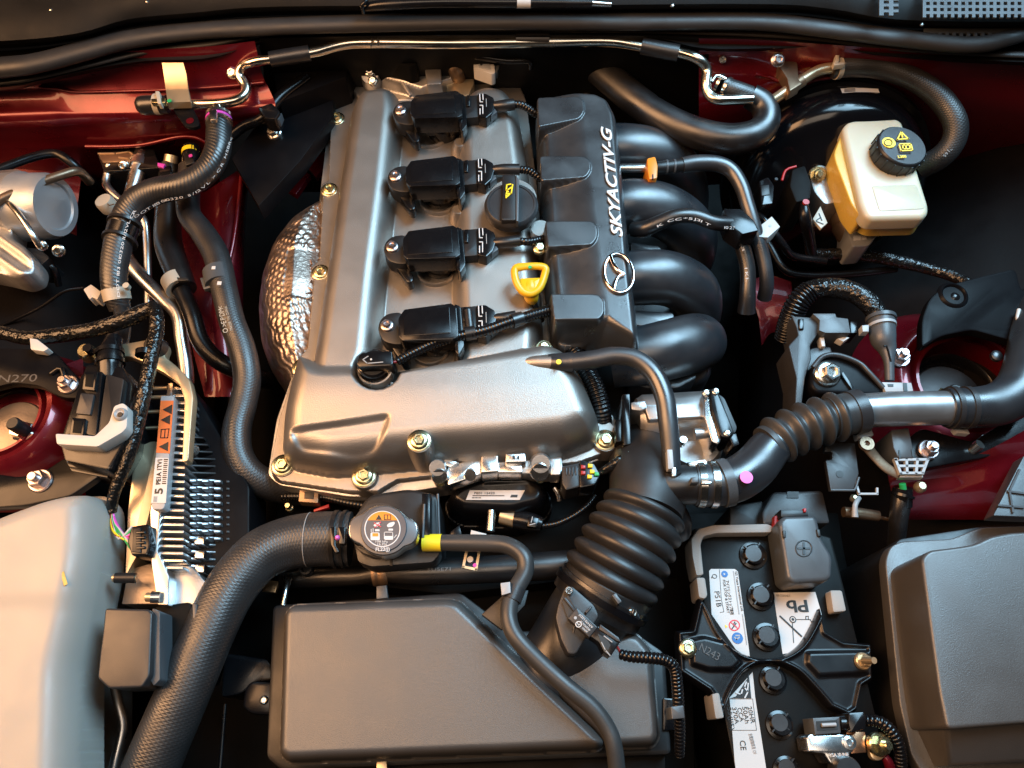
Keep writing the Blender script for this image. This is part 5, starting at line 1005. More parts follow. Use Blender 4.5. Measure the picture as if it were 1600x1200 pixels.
hose('outlet_duct', [(965, 905, -44, 66), (925, 955, -56, 66), (890, 1005, -66, 62), (855, 1055, -78, 58), (825, 1100, -92, 52)], DUCT, ab, ring=48)
# air flow sensor
mf = thing('air_flow_sensor', 'black air flow sensor with white print screwed to the air box outlet duct', 'sensor', (905, 975, -10))
prism('base_plate', [(872, 945, 4), (882, 918, 8), (893, 915, 8), (928, 945, 8), (936, 962, 6), (922, 985, 2), (900, 1022, -4), (888, 1022, -6), (877, 1000, -4), (868, 965, 2)], 4, -24, GREYP, mf, bev=1.5, rnd=5)
prism('rib', [(880, 935, 9), (884, 933, 9), (902, 955, 8), (898, 958, 8)], 9, 0, GREYP, mf, bev=.6); prism('rib', [(892, 1005, 2), (896, 1006, 2), (900, 975, 6), (896, 974, 6)], 5, -2, GREYP, mf, bev=.6); prism('rib', [(914, 956, 9), (917, 959, 9), (926, 948, 9), (923, 946, 9)], 9, 0, GREYP, mf, bev=.5)
prism('recess', [(878, 940, 6.4), (888, 930, 7.6), (900, 952, 7.2), (888, 968, 6)], 7, 0, INK, mf, bev=0); prism('recess', [(879, 974, 3.6), (892, 974, 4.4), (894, 1000, 1.2), (888, 1004, .6)], 3, -2, INK, mf, bev=0)
body = prism('sensor_body', [(901, 949), (934, 980), (921, 996), (887, 966)], 15, -2, GREYP, mf, bev=1.2, rnd=2)
fastener('screw', 889, 923, 8, 6.5, ZINC, mf); fastener('screw', 893, 1013, -3, 6.5, ZINC, mf)
for x, y in ((889, 923), (893, 1013)): strokes('cross_slot', [[(x-2.5, y-2), (x+2.5, y+2)], [(x+2, y-2.5), (x-2, y+2.5)]], 10.5 if y < 950 else -0.5, 1.6, INK, mf, .3)
text('A7H70 LED7', (926, 981), (905, 960), 15.1, 3.6, PRINT, mf); text('4M2090X6 36', (922, 985), (907, 971), 15.1, 3.4, PRINT, mf); text('JAPAN', (918, 988), (910, 981), 15.1, 3.4, PRINT, mf)
mb = MB(); sweep(mb, oval_path(904, 975.5, 4.4, 4.4, 0, 15.2, .7), 8, False, None, .001, (.4, 1)); mb.build('printed_ring', PRINT, mf, 60); strokes('printed_ring_mark', [[(902, 973), (904, 977), (906, 975)]], 15.3, .9, PRINT, mf, .2); disc('paint_dot', 899, 965.5, 15, 2.4, .7, LBLG, mf)
prism('plug', [(934, 978), (966, 998), (968, 1005), (954, 1026), (944, 1020), (936, 1004), (922, 994)], 14, -8, BLK_GL, mf, bev=1.5, rnd=2); prism('plug_rim', [(938, 975), (967, 996), (970, 1003), (964, 1002), (936, 983)], 16, 4, GREYP, mf, bev=.8)
prism('plug_window', [(934, 990), (948, 998), (954, 1008), (950, 1016), (940, 1006)], 14.6, 10, INK, mf, bev=0); strokes('plug_clip', [[(944, 994), (956, 1003)], [(940, 1004), (946, 1016), (953, 1024)]], 14.8, 1.6, GPRINT, mf, .5)
for k, m in enumerate((PINK, REDP, WHITE, REDP)): hose('wire', [(958+k*2, 1008+k*2-4, 4, 2), (970+k, 1020+k*2, 2, 2)], m, mf, ring=8)
loom('conduit', [(968, 1022, 2, 8), (985, 1026, 4, 9), (1015, 1028, 4, 9.5), (1040, 1032, 0, 9.5), (1054, 1045, -6, 9.5), (1058, 1070, -14, 9.5), (1060, 1105, -24, 9.5), (1062, 1140, -36, 9), (1062, 1180, -50, 8)], None, parent=mf)
prism('loom_clip', [(1048, 1104), (1068, 1102), (1070, 1122), (1050, 1124)], -14, -40, MIDGREY, mf, bev=1.5, rnd=2)
# ribbed intake hose
ih = thing('intake_hose', 'fat ribbed black rubber intake hose between the air box and the throttle', 'intake hose', (970, 850, -60))
hose('bellows', [(944, 925, -48, 78), (958, 897, -42, 78), (976, 862, -36, 76), (994, 826, -32, 72), (1008, 794, -30, 66)], BELL, ih, ring=56, rfun=beads(.10, 1.0, 0.0145, .15, .70), step=0.0009, ang=80)
hose('elbow', [(1006, 798, -30, 60), (1012, 770, -32, 60), (1008, 742, -46, 56), (1004, 720, -70, 52), (1010, 700, -100, 50)], BELL, ih, ring=48, ang=80)
band('cuff', [(930, 948, -54, 70), (946, 920, -47, 70)], RUB, ih, 1.06, 48)
band('hose_clamp', [(937, 936, -50, 76), (942, 927, -48, 76)], BPAINT_S, ih, 1.03, 48); prism('clamp_screw_block', [(976, 948), (992, 944), (1002, 968), (990, 972)], -20, -44, BLK_GL, ih, bev=2, rnd=3); fastener('bolt', 987, 957, -18, 9, ZINC, ih, n=(.5, -.2, .8)); prism('clamp_slot', [(956, 930, 6), (962, 926, 6), (972, 940, 0), (966, 944, 0)], 4, -6, MIDGREY, ih, bev=.8, rnd=2)
hose('resonator_lobe', [(1046, 800, -40, 26), (1054, 815, -44, 26), (1056, 830, -56, 24)], RUB, ih)
# breather hose
bh = thing('breather_hose', 'smooth black breather hose arching from the cam cover down to the intake tee', 'hose', (1020, 640, 0)); BH = [(858, 567, 2, 14), (880, 567, 5, 14), (925, 562, 10, 14.5), (962, 556, 14, 14.5), (995, 562, 16, 14.5), (1022, 585, 16, 15), (1038, 620, 14, 15.5), (1044, 660, 10, 15.5), (1048, 700, 4, 14.5), (1050, 735, -2, 14)]
hose('tube', BH, DUCT, bh, ring=26); disc('paint_dot', 873, 566, 17, 4.2, 1.2, YELP, bh); band('hose_end', [(858, 567, 1, 13.5), (862, 567, 2, 14), (896, 566, 6, 15)], DUCT, bh, 1.04); prism('paper_tag', [(1042, 702), (1051, 702), (1053, 732), (1044, 733)], 17, 8, LBLG, bh, bev=.6, rnd=2); prism('nipple', [(1048, 730), (1056, 730), (1057, 744), (1050, 744)], 10, -6, MACH, bh, bev=1)
# throttle body
tb = thing('throttle_body', 'raw aluminium throttle body with a black motor cover beside the breather hose', 'throttle body', (1070, 670, -110))
cyl('motor_barrel', P(995, 655, -62), P(1118, 650, -62), 40*S(1060, 650, -60), CAST_RAW, tb, [(0, .01), (0, .8), (.04, .86), (.08, .95), (.9, 1.0), (1, 1), (1, .01)], seg=40)
prism('top_step', [(1006, 632), (1108, 630), (1112, 650), (1014, 656)], -30, -60, CAST_RAW, tb, bev=1.5, rnd=3); prism('left_ear', [(985, 628), (1008, 625), (1012, 636), (1004, 642), (986, 640)], -28, -70, CAST_RAW, tb, bev=2, rnd=4); prism('foot', [(1002, 690), (1020, 690), (1018, 702), (1002, 702)], -50, -80, CAST_RAW, tb, bev=1.5)
cyl('bore', P(1085, 690, -60), P(1075, 730, -120), 44*S(1080, 690, -70), CAST_RAW, tb, [(0, .01), (0, .9), (.1, 1), (1, 1), (1, .01)], seg=40); hose('boss', [(1085, 678, -34, 9), (1108, 676, -34, 9)], CAST_RAW, tb, straight=True)
prism('gear_flange', [(1100, 610), (1110, 607), (1126, 660), (1130, 680), (1124, 694), (1112, 690), (1100, 650)], -20, -90, MACH, tb, bev=1.5, rnd=4); prism('motor_cover', [(1108, 606), (1120, 608), (1140, 655), (1148, 678), (1140, 684), (1126, 682), (1112, 640)], -14, -90, BLK_GL, tb, bev=3, rnd=5); prism('cover_step', [(1122, 615), (1132, 622), (1152, 668), (1148, 678), (1138, 665)], -24, -90, BLK, tb, bev=3, rnd=4)
for x, y in ((1103, 614), (1118, 612), (1136, 677)): fastener('bolt', x, y, -14, 5.5, ZINC, tb)
prism('plug', [(1138, 680), (1150, 676), (1156, 694), (1146, 698)], -20, -50, BLK_GL, tb, bev=1.5, rnd=2); prism('left_flange', [(972, 616), (984, 615), (986, 694), (974, 696)], -24, -80, BLK_GL, tb, bev=1.5, rnd=2); prism('left_plate', [(962, 656), (974, 654), (974, 690), (962, 690)], -30, -80, BPAINT, tb, bev=1.5)
disc('coil_fitting', 1064, 694, -40, 6, 14, ZINC, tb, [(0, 1), (.3, 1), (.35, .7), (.6, .7), (.65, 1), (1, .9), (1, .01)], seg=14)
# fresh air pipe
fa = thing('fresh_air_duct', 'black fresh air duct elbow with pink dot, bellows and clamps leading to a silver pipe', 'air duct', (1250, 680, -40))
hose('tee', [(1018, 762, -16, 26), (1035, 760, -14, 30), (1062, 758, -12, 31), (1095, 757, -12, 31)], RUB, fa, ring=36); hose('tee_neck', [(1052, 735, 2, 15), (1052, 752, -6, 17)], RUB, fa)
hose('elbow', [(1085, 757, -12, 33), (1120, 757, -12, 34), (1152, 748, -12, 35), (1180, 728, -12, 34), (1200, 704, -12, 32), (1216, 690, -12, 30)], DUCT, fa, ring=40)
hose('bellows', [(1200, 698, -12, 40), (1225, 682, -12, 40), (1260, 666, -12, 40), (1300, 653, -12, 40), (1320, 648, -12, 40)], RUBG, fa, ring=40, rfun=beads(.06, .94, 0.0168, .27, 2.2), step=0.0009, ang=80)
band('cuff', [(1296, 653, -12, 33), (1340, 643, -12, 33)], RUBG, fa, 1.0, 36); band('hose_clamp', [(1328, 646, -12, 34), (1345, 642, -12, 34)], GREYP, fa, 1.03, 36); prism('clamp_ear', [(1336, 672), (1362, 670), (1366, 680), (1340, 686)], -30, -38, LBLG, fa, bev=1, rnd=2)
hose('silver_pipe', [(1340, 642, -12, 27), (1400, 639, -12, 27), (1500, 637, -12, 27)], M('satin_silver_pipe', (0.42, 0.43, 0.44), .34, .85, var=.06), fa, ring=40); band('hose_clamp', [(1484, 637, -12, 33), (1492, 637, -12, 33)], GREYP, fa, 1.02, 36); band('hose_clamp', [(1506, 637, -12, 33), (1514, 637, -12, 33)], GREYP, fa, 1.02, 36)
hose('end_elbow', [(1478, 637, -12, 31), (1520, 637, -12, 32), (1560, 631, -12, 34), (1590, 612, -12, 36), (1606, 580, -14, 36), (1618, 520, -30, 34), (1630, 470, -50, 34)], DUCT, fa, ring=40); prism('clamp_ear', [(1490, 668), (1512, 670), (1516, 678), (1496, 676)], -26, -34, LBLG, fa, bev=1, rnd=2)
band('hose_clamp', [(1088, 757, -12, 34), (1098, 757, -12, 35)], ZINC, fa, 1.04, 40); band('hose_clamp', [(1108, 757, -12, 35), (1118, 757, -12, 35)], ZINC, fa, 1.05, 40); band('bead', [(1124, 756, -12, 36), (1138, 753, -12, 36)], MIDGREY, fa, 1.05, 40); prism('clamp_bridge', [(1096, 752), (1112, 752), (1112, 756), (1096, 756)], 14, 8, ZINC, fa, bev=.5); prism('clamp_tab', [(1074, 722), (1102, 718), (1106, 726), (1078, 730)], 0, -8, ZINC, fa, bev=1); prism('clamp_block', [(1080, 746), (1092, 744), (1092, 754), (1080, 754)], 16, 6, MIDGREY, fa, bev=.8)
disc('pink_dot', 1166, 746, 11.6, 10, 1.0, PINK, fa, seg=28)
# ------------------------------------------------------------------ brake booster side
bb = thing('brake_booster', 'big glossy black brake booster drum behind the white fluid reservoir', 'brake booster', (1330, 250, -150))
bt_ = P(1330, 121, 6); bax = Vector((-0.06, -0.92, 0.38)).normalized(); bc = bt_-Vector((0, 0.38, 0.92))*0.137
drum = cyl('drum', bc-bax*0.060, bc+bax*0.080, 0.131, BOOST, bb, [(0, .01), (0, .90), (.38, .985), (.40, 1.045), (.45, 1.045), (.46, 1.0), (.47, 1.0), (.475, 1.03), (.50, 1.03), (.505, .975), (.62, .965), (.72, .93), (.78, .88), (.82, .80), (.83, .74), (.88, .60), (.95, .44), (1, .36), (1.0, .01)], seg=96, ang=30)
q = stick(drum, [(1313, 139), (1333, 137.5), (1353, 137.5), (1372, 138.5), (1374, 145.5), (1355, 144.5), (1335, 144.5), (1316, 146)])
link('part_label', mesh_from('part_label', q, [[0, 1, 6, 7], [1, 2, 5, 6], [2, 3, 4, 5]]), LBL, bb)
for k in range(3):
    q = stick(drum, [(1319, 140+k*1.9), (1336, 139+k*1.9), (1336, 139.9+k*1.9), (1319, 140.9+k*1.9)], .9); link('label_print', mesh_from('label_print', q, [[0, 1, 2, 3]]), INK, bb)
mc = thing('master_cylinder', 'bare aluminium brake master cylinder below the white reservoir', 'brake cylinder', (1300, 320, -90))
prism('flange', [(1262, 268), (1278, 255), (1292, 258), (1304, 272), (1330, 280), (1330, 310), (1290, 320), (1272, 300)], -44, -90, CAST_RAW, mc, bev=4, rnd=8); cyl('barrel', P(1300, 285, -70), P(1340, 372, -84), 30*S(1310, 320, -90), RUST, mc, [(0, .01), (0, 1), (.3, 1), (.32, .88), (.7, .88), (.72, .95), (1, .9), (1, .01)], seg=32)
prism('port_block', [(1326, 330), (1354, 326), (1376, 352), (1372, 366), (1358, 384), (1332, 386), (1326, 366)], -58, -96, M('port_block_grey', (.22, .23, .24), .4, .4), mc, bev=2, rnd=4); decal('data_plate', [(1334, 368), (1345, 367), (1345, 375), (1334, 376)], -57.8, LBLG, mc); decal('data_plate', [(1346, 367), (1355, 366), (1354, 374), (1346, 375)], -57.8, GPRINT, mc); prism('small_plate', [(1328, 328), (1342, 326), (1344, 350), (1329, 352)], -52, -60, LBLG, mc, bev=1)
fastener('nut', 1277, 273, -42, 13, GOLDZ, mc, n=(-.1, -.6, .8)); hose('line', [(1366, 362, -60, 4), (1400, 345, -56, 4), (1440, 342, -60, 4)], BPAINT, mc); hose('line', [(1374, 372, -70, 4), (1340, 395, -78, 4)], BPAINT, mc)
rv = thing('brake_fluid_reservoir', 'white plastic brake fluid reservoir with amber fluid showing through its side', 'reservoir', (1380, 290, -60))
TOP = [(1317, 199), (1324, 190), (1334, 187), (1402, 184), (1411, 190), (1416, 206), (1452, 320), (1452, 332), (1444, 340), (1362, 342), (1352, 336), (1344, 318), (1322, 225)]
prism('upper_shell', TOP, -2, -22, CREAMP, rv, bev=6, seg=4, rnd=5); prism('lower_shell', [(1320, 205), (1400, 200), (1412, 212), (1446, 330), (1440, 346), (1364, 348), (1346, 338), (1340, 322)], -22, -46, FLUID, rv, bev=1, rnd=8, draft=2); prism('fluid_bulge', [(1316, 206), (1324, 203), (1356, 336), (1346, 340), (1330, 318), (1306, 254), (1303, 240)], -12, -46, FLUID, rv, bev=5, seg=3, rnd=6)
prism('panel', [(1362, 290), (1432, 288), (1446, 326), (1374, 330)], -1.2, -4, CREAMP, rv, bev=1.2, rnd=5)
cap = thing('brake_fluid_cap', 'black ribbed cap with yellow warning symbols on the brake fluid reservoir', 'cap', (1396, 242, 0)); tl = (0.10, -0.02)
cbase = P(1395, 246, -4); cax = Vector((.10, -.02, 1)).normalized(); cr = 39*S(1395, 240, 4)
cap_ = cyl('cap', cbase, cbase+cax*0.021, cr, BLK, cap, [(0, .01), (0, .97), (.1, 1.0), (.85, 1.0), (.95, .98), (1, .94), (1, .01)], seg=56)
cyl('cap_face', cbase+cax*0.0208, cbase+cax*0.0216, cr*0.93, GREYP, cap, [(0, .01), (0, 1), (.6, 1), (1, .99), (1, .01)], seg=56)
u = cax.orthogonal().normalized(); w2 = cax.cross(u)
for k in range(18):
    q = 2*math.pi*k/18; d = u*math.cos(q)+w2*math.sin(q); p0 = cbase+d*cr*1.0
    mb = MB(); sweep(mb, [(*(p0+cax*.002), .0012), (*(p0+cax*.018), .0012)], 8, True, None, .004); mb.build('grip_rib', BLK, cap)
zt = 20.6; CN = (.10, -.02, 1)
disc('symbol_disc', 1388, 224, 19.0, 10.6, 1.6, YELP, cap, [(0, 1), (1, 1), (1, .01)], seg=10); 
mb = MB(); sweep(mb, oval_path(1388, 222.5, 6, 5, 0, 21.2, .6), 8, False, None, .001); mb.build('symbol_ring', GREYP, cap, 60)
strokes('warning_symbol', [[(1408, 206), (1419, 217), (1402, 218), (1408, 206)], [(1409, 210), (1410, 214.5)]], 20.5, 2.0, YELP, cap, .5)
strokes('book_symbol', [[(1406, 225), (1423, 224.5), (1426, 235), (1408, 236), (1405, 227)], [(1410, 227), (1411, 233), (1416, 233), (1415, 227), (1410, 227)], [(1416, 227), (1421, 227), (1422, 232), (1417, 233)]], 20.3, 1.8, YELP, cap, .5)
text('L300', (1403, 245), (1416, 244.5), 20.0, 5, YELP, cap, bold=.02)
fold(cap, cap_, rv, 'screw_cap'); cap_['label'] = 'black ribbed cap with yellow warning symbols'
# hoses near the booster
vh = thing('vacuum_hose', 'thick matt black hose swinging in a hook from the firewall to a short pipe', 'hose', (1080, 190, -40)); VH = [(880, 88, -40, 20), (905, 88, -30, 22), (935, 108, -24, 23), (985, 150, -20, 24), (1030, 182, -18, 24), (1080, 205, -14, 24), (1130, 217, -10, 24), (1170, 214, -6, 24), (1192, 200, -2, 22), (1198, 180, 2, 21), (1190, 162, 6, 20), (1172, 150, 10, 19)]
hose('tube', VH, RUB, vh, ring=28); hose('upper_end', [(1172, 150, 10, 15), (1150, 142, 14, 15), (1128, 134, 16, 14)], BRAID_F, vh); band('spring_clamp', [(1122, 131, 17, 16), (1126, 133, 17, 16)], ZINC, vh, 1.05); band('spring_clamp', [(1133, 136, 16, 16), (1137, 138, 16, 16)], ZINC, vh, 1.05); hose('clamp_ear', [(1112, 128, 30, 3), (1120, 118, 32, 3), (1134, 124, 30, 3)], ZINC, vh); band('rear_cuff', [(893, 88, -34, 23), (905, 88, -30, 24), (922, 97, -26, 25)], RUB, vh, 1.04)
tag(hose('thin_loom', [(905, 96, -60, 7), (912, 130, -64, 7), (918, 160, -70, 8), (920, 200, -80, 8)], BRAID_F), 'thin dark hose dropping beside the plastic engine cover behind the thick vacuum hose', 'hose')
WZ = 14
wh = thing('booster_hose', 'woven black hose looping round behind the brake booster', 'hose', (1440, 170, -20)); hose('tube', [(1300, 106, 24, 16), (1340, 103, 26, 17), (1385, 108, 24, 17), (1435, 128, 18, 17), (1470, 155, 10, 18), (1492, 190, 0, 18), (1490, 220, -14, 18), (1470, 245, -30, 18), (1438, 262, -50, 18)], BRAID_F, wh, ring=24)
text_path('MADE IN CHINA KTPJ 65', [(1500, 172, 6, 18), (1504, 195, -2, 18), (1498, 218, -14, 18), (1470, 250, -30, 18)], 5, GPRINT, wh); hose('metal_pipe', [(1306, 106, 24, 9), (1280, 110, 22, 8.5), (1255, 124, 18, 8), (1232, 140, 12, 8), (1205, 158, 4, 8), (1180, 172, -6, 8)], BRASSY, wh); band('band_clamp', [(1304, 106, 24, 17), (1311, 105, 24, 17)], BEIGE, wh, 1.05); prism('clamp_ear', [(1306, 84), (1312, 84), (1311, 98), (1304, 98)], 42, 34, BEIGE, wh, bev=.8, rnd=2); prism('clamp_ear', [(1302, 97), (1320, 96), (1320, 100), (1304, 102)], 41, 34, BEIGE, wh, bev=.5)
bk = thing('hose_bracket', 'bent steel bracket holding the gold pipe to the red firewall', 'bracket', (1230, 115, 10)); prism('plate', [(1214, 88, 34), (1228, 86, 36), (1246, 98, 32), (1248, 124, 22), (1254, 130, 20), (1234, 142, 16), (1230, 122, 20), (1218, 104, 28)], 24, 8, RUST, bk, bev=1, rnd=3); fastener('bolt', 1215, 94, 36, 11, PURPLE, bk, n=(0, -.6, .8)); fastener('screw', 1129, 93, 26, 6, ZINC, bk, n=(0, -.6, .8)); band('pipe_wrap', [(1254, 125, 18, 10), (1232, 140, 12, 10)], RUST, bk, 1.02)
fl = thing('fuel_line', 'steel fuel line with an orange clip feeding a smooth black hose', 'fuel line', (1100, 262, -20))
hose('steel_tube', [(965, 263, -20, 7), (1000, 263, -18, 7), (1016, 263, -18, 7)], ALU_PIPE, fl, straight=True); prism('orange_clip', [(1011, 247), (1024, 244), (1028, 258), (1027, 278), (1014, 280), (1012, 266)], -2, -34, ORAC, fl, bev=1.5, rnd=3); prism('clip_slot', [(1019, 272), (1021, 272), (1021, 279), (1019, 279)], -1.2, -4, INK, fl, bev=0)
hose('coupling', [(1026, 262, -18, 10), (1034, 262, -18, 10.5), (1068, 258, -18, 10.5)], BLK, fl); band('coupling_ring', [(1040, 261, -18, 11), (1043, 261, -18, 11)], MIDGREY, fl, 1.02); hose('hose', [(1066, 258, -18, 12), (1090, 255, -18, 13), (1120, 256, -18, 12.5), (1142, 266, -20, 12), (1158, 290, -24, 11.5), (1168, 320, -30, 11), (1178, 352, -38, 11), (1192, 400, -54, 11), (1198, 440, -70, 11), (1194, 466, -90, 11)], DUCT, fl, ring=22); band('coupling_ring', [(1052, 260, -18, 11), (1055, 260, -18, 11)], MIDGREY, fl, 1.02)
ph = thing('purge_hose', 'black purge hose with white print crossing the second intake runner', 'hose', (1080, 345, -20)); PH = [(990, 358, -30, 12), (1006, 358, -22, 13), (1030, 348, -14, 12), (1056, 338, -8, 11.5), (1085, 338, -8, 11.5), (1115, 348, -12, 11.5), (1140, 350, -18, 11.5)]
hose('tube', PH, RUB, ph, ring=20); text_path('K CC*5J31 T', [(1026, 354, -14, 11.5), (1050, 344, -8, 11.5), (1084, 342, -8, 11.5), (1110, 352, -12, 11.5)], 4, PRINT, ph); text_path('10231', [(1126, 355, -14, 11.5), (1145, 356, -18, 11.5)], 4.5, PRINT, ph)
hose('drop_hose', [(1148, 352, -30, 11), (1160, 385, -44, 12), (1168, 420, -56, 12), (1168, 460, -70, 12.5), (1166, 488, -86, 14)], RUB, ph, ring=20); text_path('1 10/5/11', [(1152, 370, -38, 12), (1162, 392, -46, 12)], 4.5, PRINT, ph); text_path('1 KK9EY', [(1166, 420, -56, 12), (1170, 465, -72, 12)], 4.5, PRINT, ph); hose('elbow_joint', [(1140, 350, -18, 12), (1150, 350, -26, 13), (1150, 362, -36, 12)], BLK_GL, ph)
prism('hose_holder', [(1130, 326), (1158, 326), (1178, 344), (1186, 360), (1160, 366), (1140, 352)], -10, -40, BLK_GL, ph, bev=2, rnd=3)
wt = thing('white_tag', 'white plastic block clipped round a thin black cable', 'clip', (1203, 355, -60)); prism('block', [(1186, 354), (1206, 338), (1219, 354), (1200, 371), (1186, 370)], -36, -56, WHITE, wt, bev=1, rnd=1); disc('dimple', 1203, 353, -36, 2.5, .4, LBLG, wt); hose('cable', [(1180, 330, -50, 5), (1200, 350, -48, 5), (1222, 380, -60, 6), (1240, 400, -80, 6), (1290, 408, -90, 6)], BLK_GL, wt)
bs = thing('brake_switch_plug', 'dark connector cluster beside the brake master cylinder', 'connector', (1225, 300, -90)); prism('housing', [(1186, 282), (1200, 276), (1210, 290), (1208, 318), (1190, 320)], -30, -90, BLK_GL, bs, bev=2, rnd=3); prism('window', [(1189, 290), (1202, 288), (1203, 304), (1190, 306)], -29, -36, BLK, bs, bev=.6); prism('second_housing', [(1238, 264), (1258, 258), (1268, 285), (1266, 310), (1244, 316), (1234, 290)], -26, -90, BLK_DK, bs, bev=3, rnd=4); hose('red_wire', [(1222, 282, -30, 2), (1228, 266, -26, 2), (1244, 260, -24, 2)], REDP, bs); hose('tail', [(1256, 318, -28, 6), (1258, 340, -34, 9), (1264, 370, -60, 9), (1268, 400, -90, 9)], BPAINT, bs); disc('red_seal', 1257, 320, -28, 5, 6, REDP, bs); prism('paper_tag', [(1270, 342), (1282, 322), (1293, 348), (1283, 357)], -40, -44, BEIGE, bs, bev=.3); strokes('tag_marks', [[(1280, 334), (1284, 344)], [(1276, 346), (1286, 350)], [(1282, 340), (1276, 344)]], -39.6, 1.8, INK, bs, .2); disc('ground_boss', 1212, 282, -32, 2.5, 3, DARKM, bs)
tag(hose('dark_taped_loom', [(1270, 398, -90, 10), (1320, 398, -92, 10), (1370, 402, -94, 10), (1410, 410, -96, 10), (1450, 420, -96, 9), (1490, 432, -88, 9), (1530, 452, -74, 8), (1570, 480, -66, 8)], TAPE), 'dark taped loom crossing low under the brake cylinder', 'wiring loom')
tag(hose('low_pipe', [(1200, 380, -100, 6), (1225, 420, -106, 6), (1260, 430, -110, 6), (1330, 428, -112, 6), (1400, 420, -114, 6)], BPAINT), 'thin black pipe bending low beneath the taped loom by the brake cylinder', 'pipe')
# black bracket and plug group beside the strut
eb = thing('mount_bracket', 'black mount bracket with large silver bolt and a stepped arm behind the fresh air pipe', 'bracket', (1290, 580, -50))
prism('long_arm', [(1237, 494), (1246, 494), (1278, 497), (1280, 518), (1266, 540), (1268, 560), (1258, 590), (1252, 640), (1242, 640), (1244, 590), (1232, 540), (1247, 524), (1244, 510)], -26, -70, GREYP, eb, bev=2.5, rnd=3); prism('arm_rib', [(1248, 498), (1256, 498), (1256, 514), (1249, 514)], -23, -30, BLK_GL, eb, bev=.8)
prism('sensor_box', [(1270, 490), (1305, 490), (1307, 496), (1325, 498), (1329, 520), (1290, 520), (1280, 516), (1281, 500)], -20, -50, MIDGREY, eb, bev=1.5, rnd=1); prism('box_tail', [(1328, 502), (1340, 502), (1340, 520), (1330, 520)], -26, -50, BLK_GL, eb, bev=1)
prism('shoulder', [(1256, 552), (1270, 543), (1298, 541), (1302, 556), (1280, 575), (1262, 580)], -36, -80, GREYP, eb, bev=2, rnd=4)
prism('mount_body', [(1268, 572), (1284, 556), (1306, 554), (1340, 566), (1352, 578), (1372, 590), (1386, 610), (1376, 618), (1276, 614), (1266, 602)], -22, -80, BPAINT_S, eb, bev=4, seg=3, rnd=8); prism('mount_web', [(1318, 580), (1334, 604), (1332, 610), (1314, 584)], -18, -30, BLK_GL, eb, bev=.8); hose('rolled_edge', [(1270, 574, -20, 4), (1286, 557, -18, 4), (1310, 555, -18, 4), (1342, 567, -18, 4), (1358, 582, -18, 4), (1380, 606, -20, 4)], GREYP, eb)
fastener('bolt', 1292, 585, -20, 21, ZINC, eb, n=(.1, -.2, 1)); prism('white_stub', [(1281, 527), (1288, 527), (1290, 541), (1284, 541)], -30, -40, WHITE, eb, bev=.8); prism('white_stub', [(1308, 529), (1318, 526), (1328, 527), (1318, 534)], -30, -40, WHITE, eb, bev=.8)
prism('lower_foot', [(1270, 608), (1340, 606), (1344, 622), (1272, 620)], -34, -60, BLK_GL, eb, bev=1.5)
gp = thing('grey_plug', 'grey plug with tapered boot on a thick black loom beside the mount bracket', 'connector', (1385, 550, -40)); hose('boot', [(1377, 500, -16, 20), (1380, 530, -18, 19), (1386, 545, -20, 14), (1389, 565, -20, 8), (1390, 595, -24, 7)], MIDGREY, gp, ring=28); band('collar', [(1376, 496, -16, 22), (1377, 501, -16, 22)], MIDGREY, gp, 1.03, 28); band('collar', [(1377, 508, -16, 21), (1378, 512, -16, 21)], LBLG, gp, 1.04, 28); prism('wing', [(1347, 508), (1358, 507), (1358, 518), (1348, 518)], -10, -20, LBLG, gp, bev=1); prism('wing', [(1391, 507), (1397, 508), (1398, 519), (1392, 518)], -10, -20, LBLG, gp, bev=1)
hose('slot', [(1381, 541, 0, 1.6), (1385, 540, 0, 1.6), (1392, 565, -10, 1.6)], BLK, gp); prism('end_block', [(1378, 597), (1424, 598), (1427, 611), (1384, 612)], -18, -40, LBLG, gp, bev=1, rnd=1); prism('end_slot', [(1411, 598), (1417, 598), (1418, 611), (1412, 611)], -17.3, -22, INK, gp, bev=0); prism('end_slot', [(1387, 600), (1396, 600), (1396, 604), (1388, 604)], -17.3, -22, INK, gp, bev=0)
hose('thick_loom', [(1375, 498, -18, 15), (1360, 476, -14, 16), (1336, 458, -14, 16), (1305, 450, -18, 16), (1270, 452, -24, 15), (1250, 462, -32, 14)], TAPE, gp, ring=22); loom('conduit', [(1268, 452, -24, 18), (1248, 472, -32, 19), (1236, 498, -48, 19), (1228, 530, -70, 19)], None, parent=gp)
# sensor, small bracket, ground strap below the silver pipe
sb = thing('notched_bracket', 'grey notched sheet bracket with a round hole below the air duct bellows', 'bracket', (1310, 730, -60)); prism('sheet', [(1288, 706), (1300, 706), (1300, 718), (1290, 719), (1298, 766), (1334, 764), (1342, 740), (1336, 692), (1290, 692)], -40, -46, GREYP, sb, bev=1, rnd=2); disc('hole', 1312, 741, -40, 6, .6, INK, sb); hose('edge', [(1298, 766, -39, 2), (1336, 766, -39, 2), (1342, 746, -39, 2)], MIDGREY, sb, straight=True); strokes('hook', [[(1336, 752), (1342, 772), (1370, 772), (1370, 764)]], -42, 3, LBLG, sb, 1.5)
ss_ = thing('level_sensor', 'grey box sensor with a skeletal white clip under the silver air pipe', 'sensor', (1410, 700, -60)); prism('box', [(1392, 672), (1420, 668), (1428, 705), (1430, 715), (1404, 716), (1396, 700)], -30, -70, MIDGREY, ss_, bev=2, rnd=3); prism('foot_groove', [(1404, 703), (1406, 703), (1407, 716), (1405, 716)], -29, -34, INK, ss_, bev=0); prism('foot_groove', [(1424, 702), (1426, 702), (1428, 714), (1426, 714)], -29, -34, INK, ss_, bev=0)
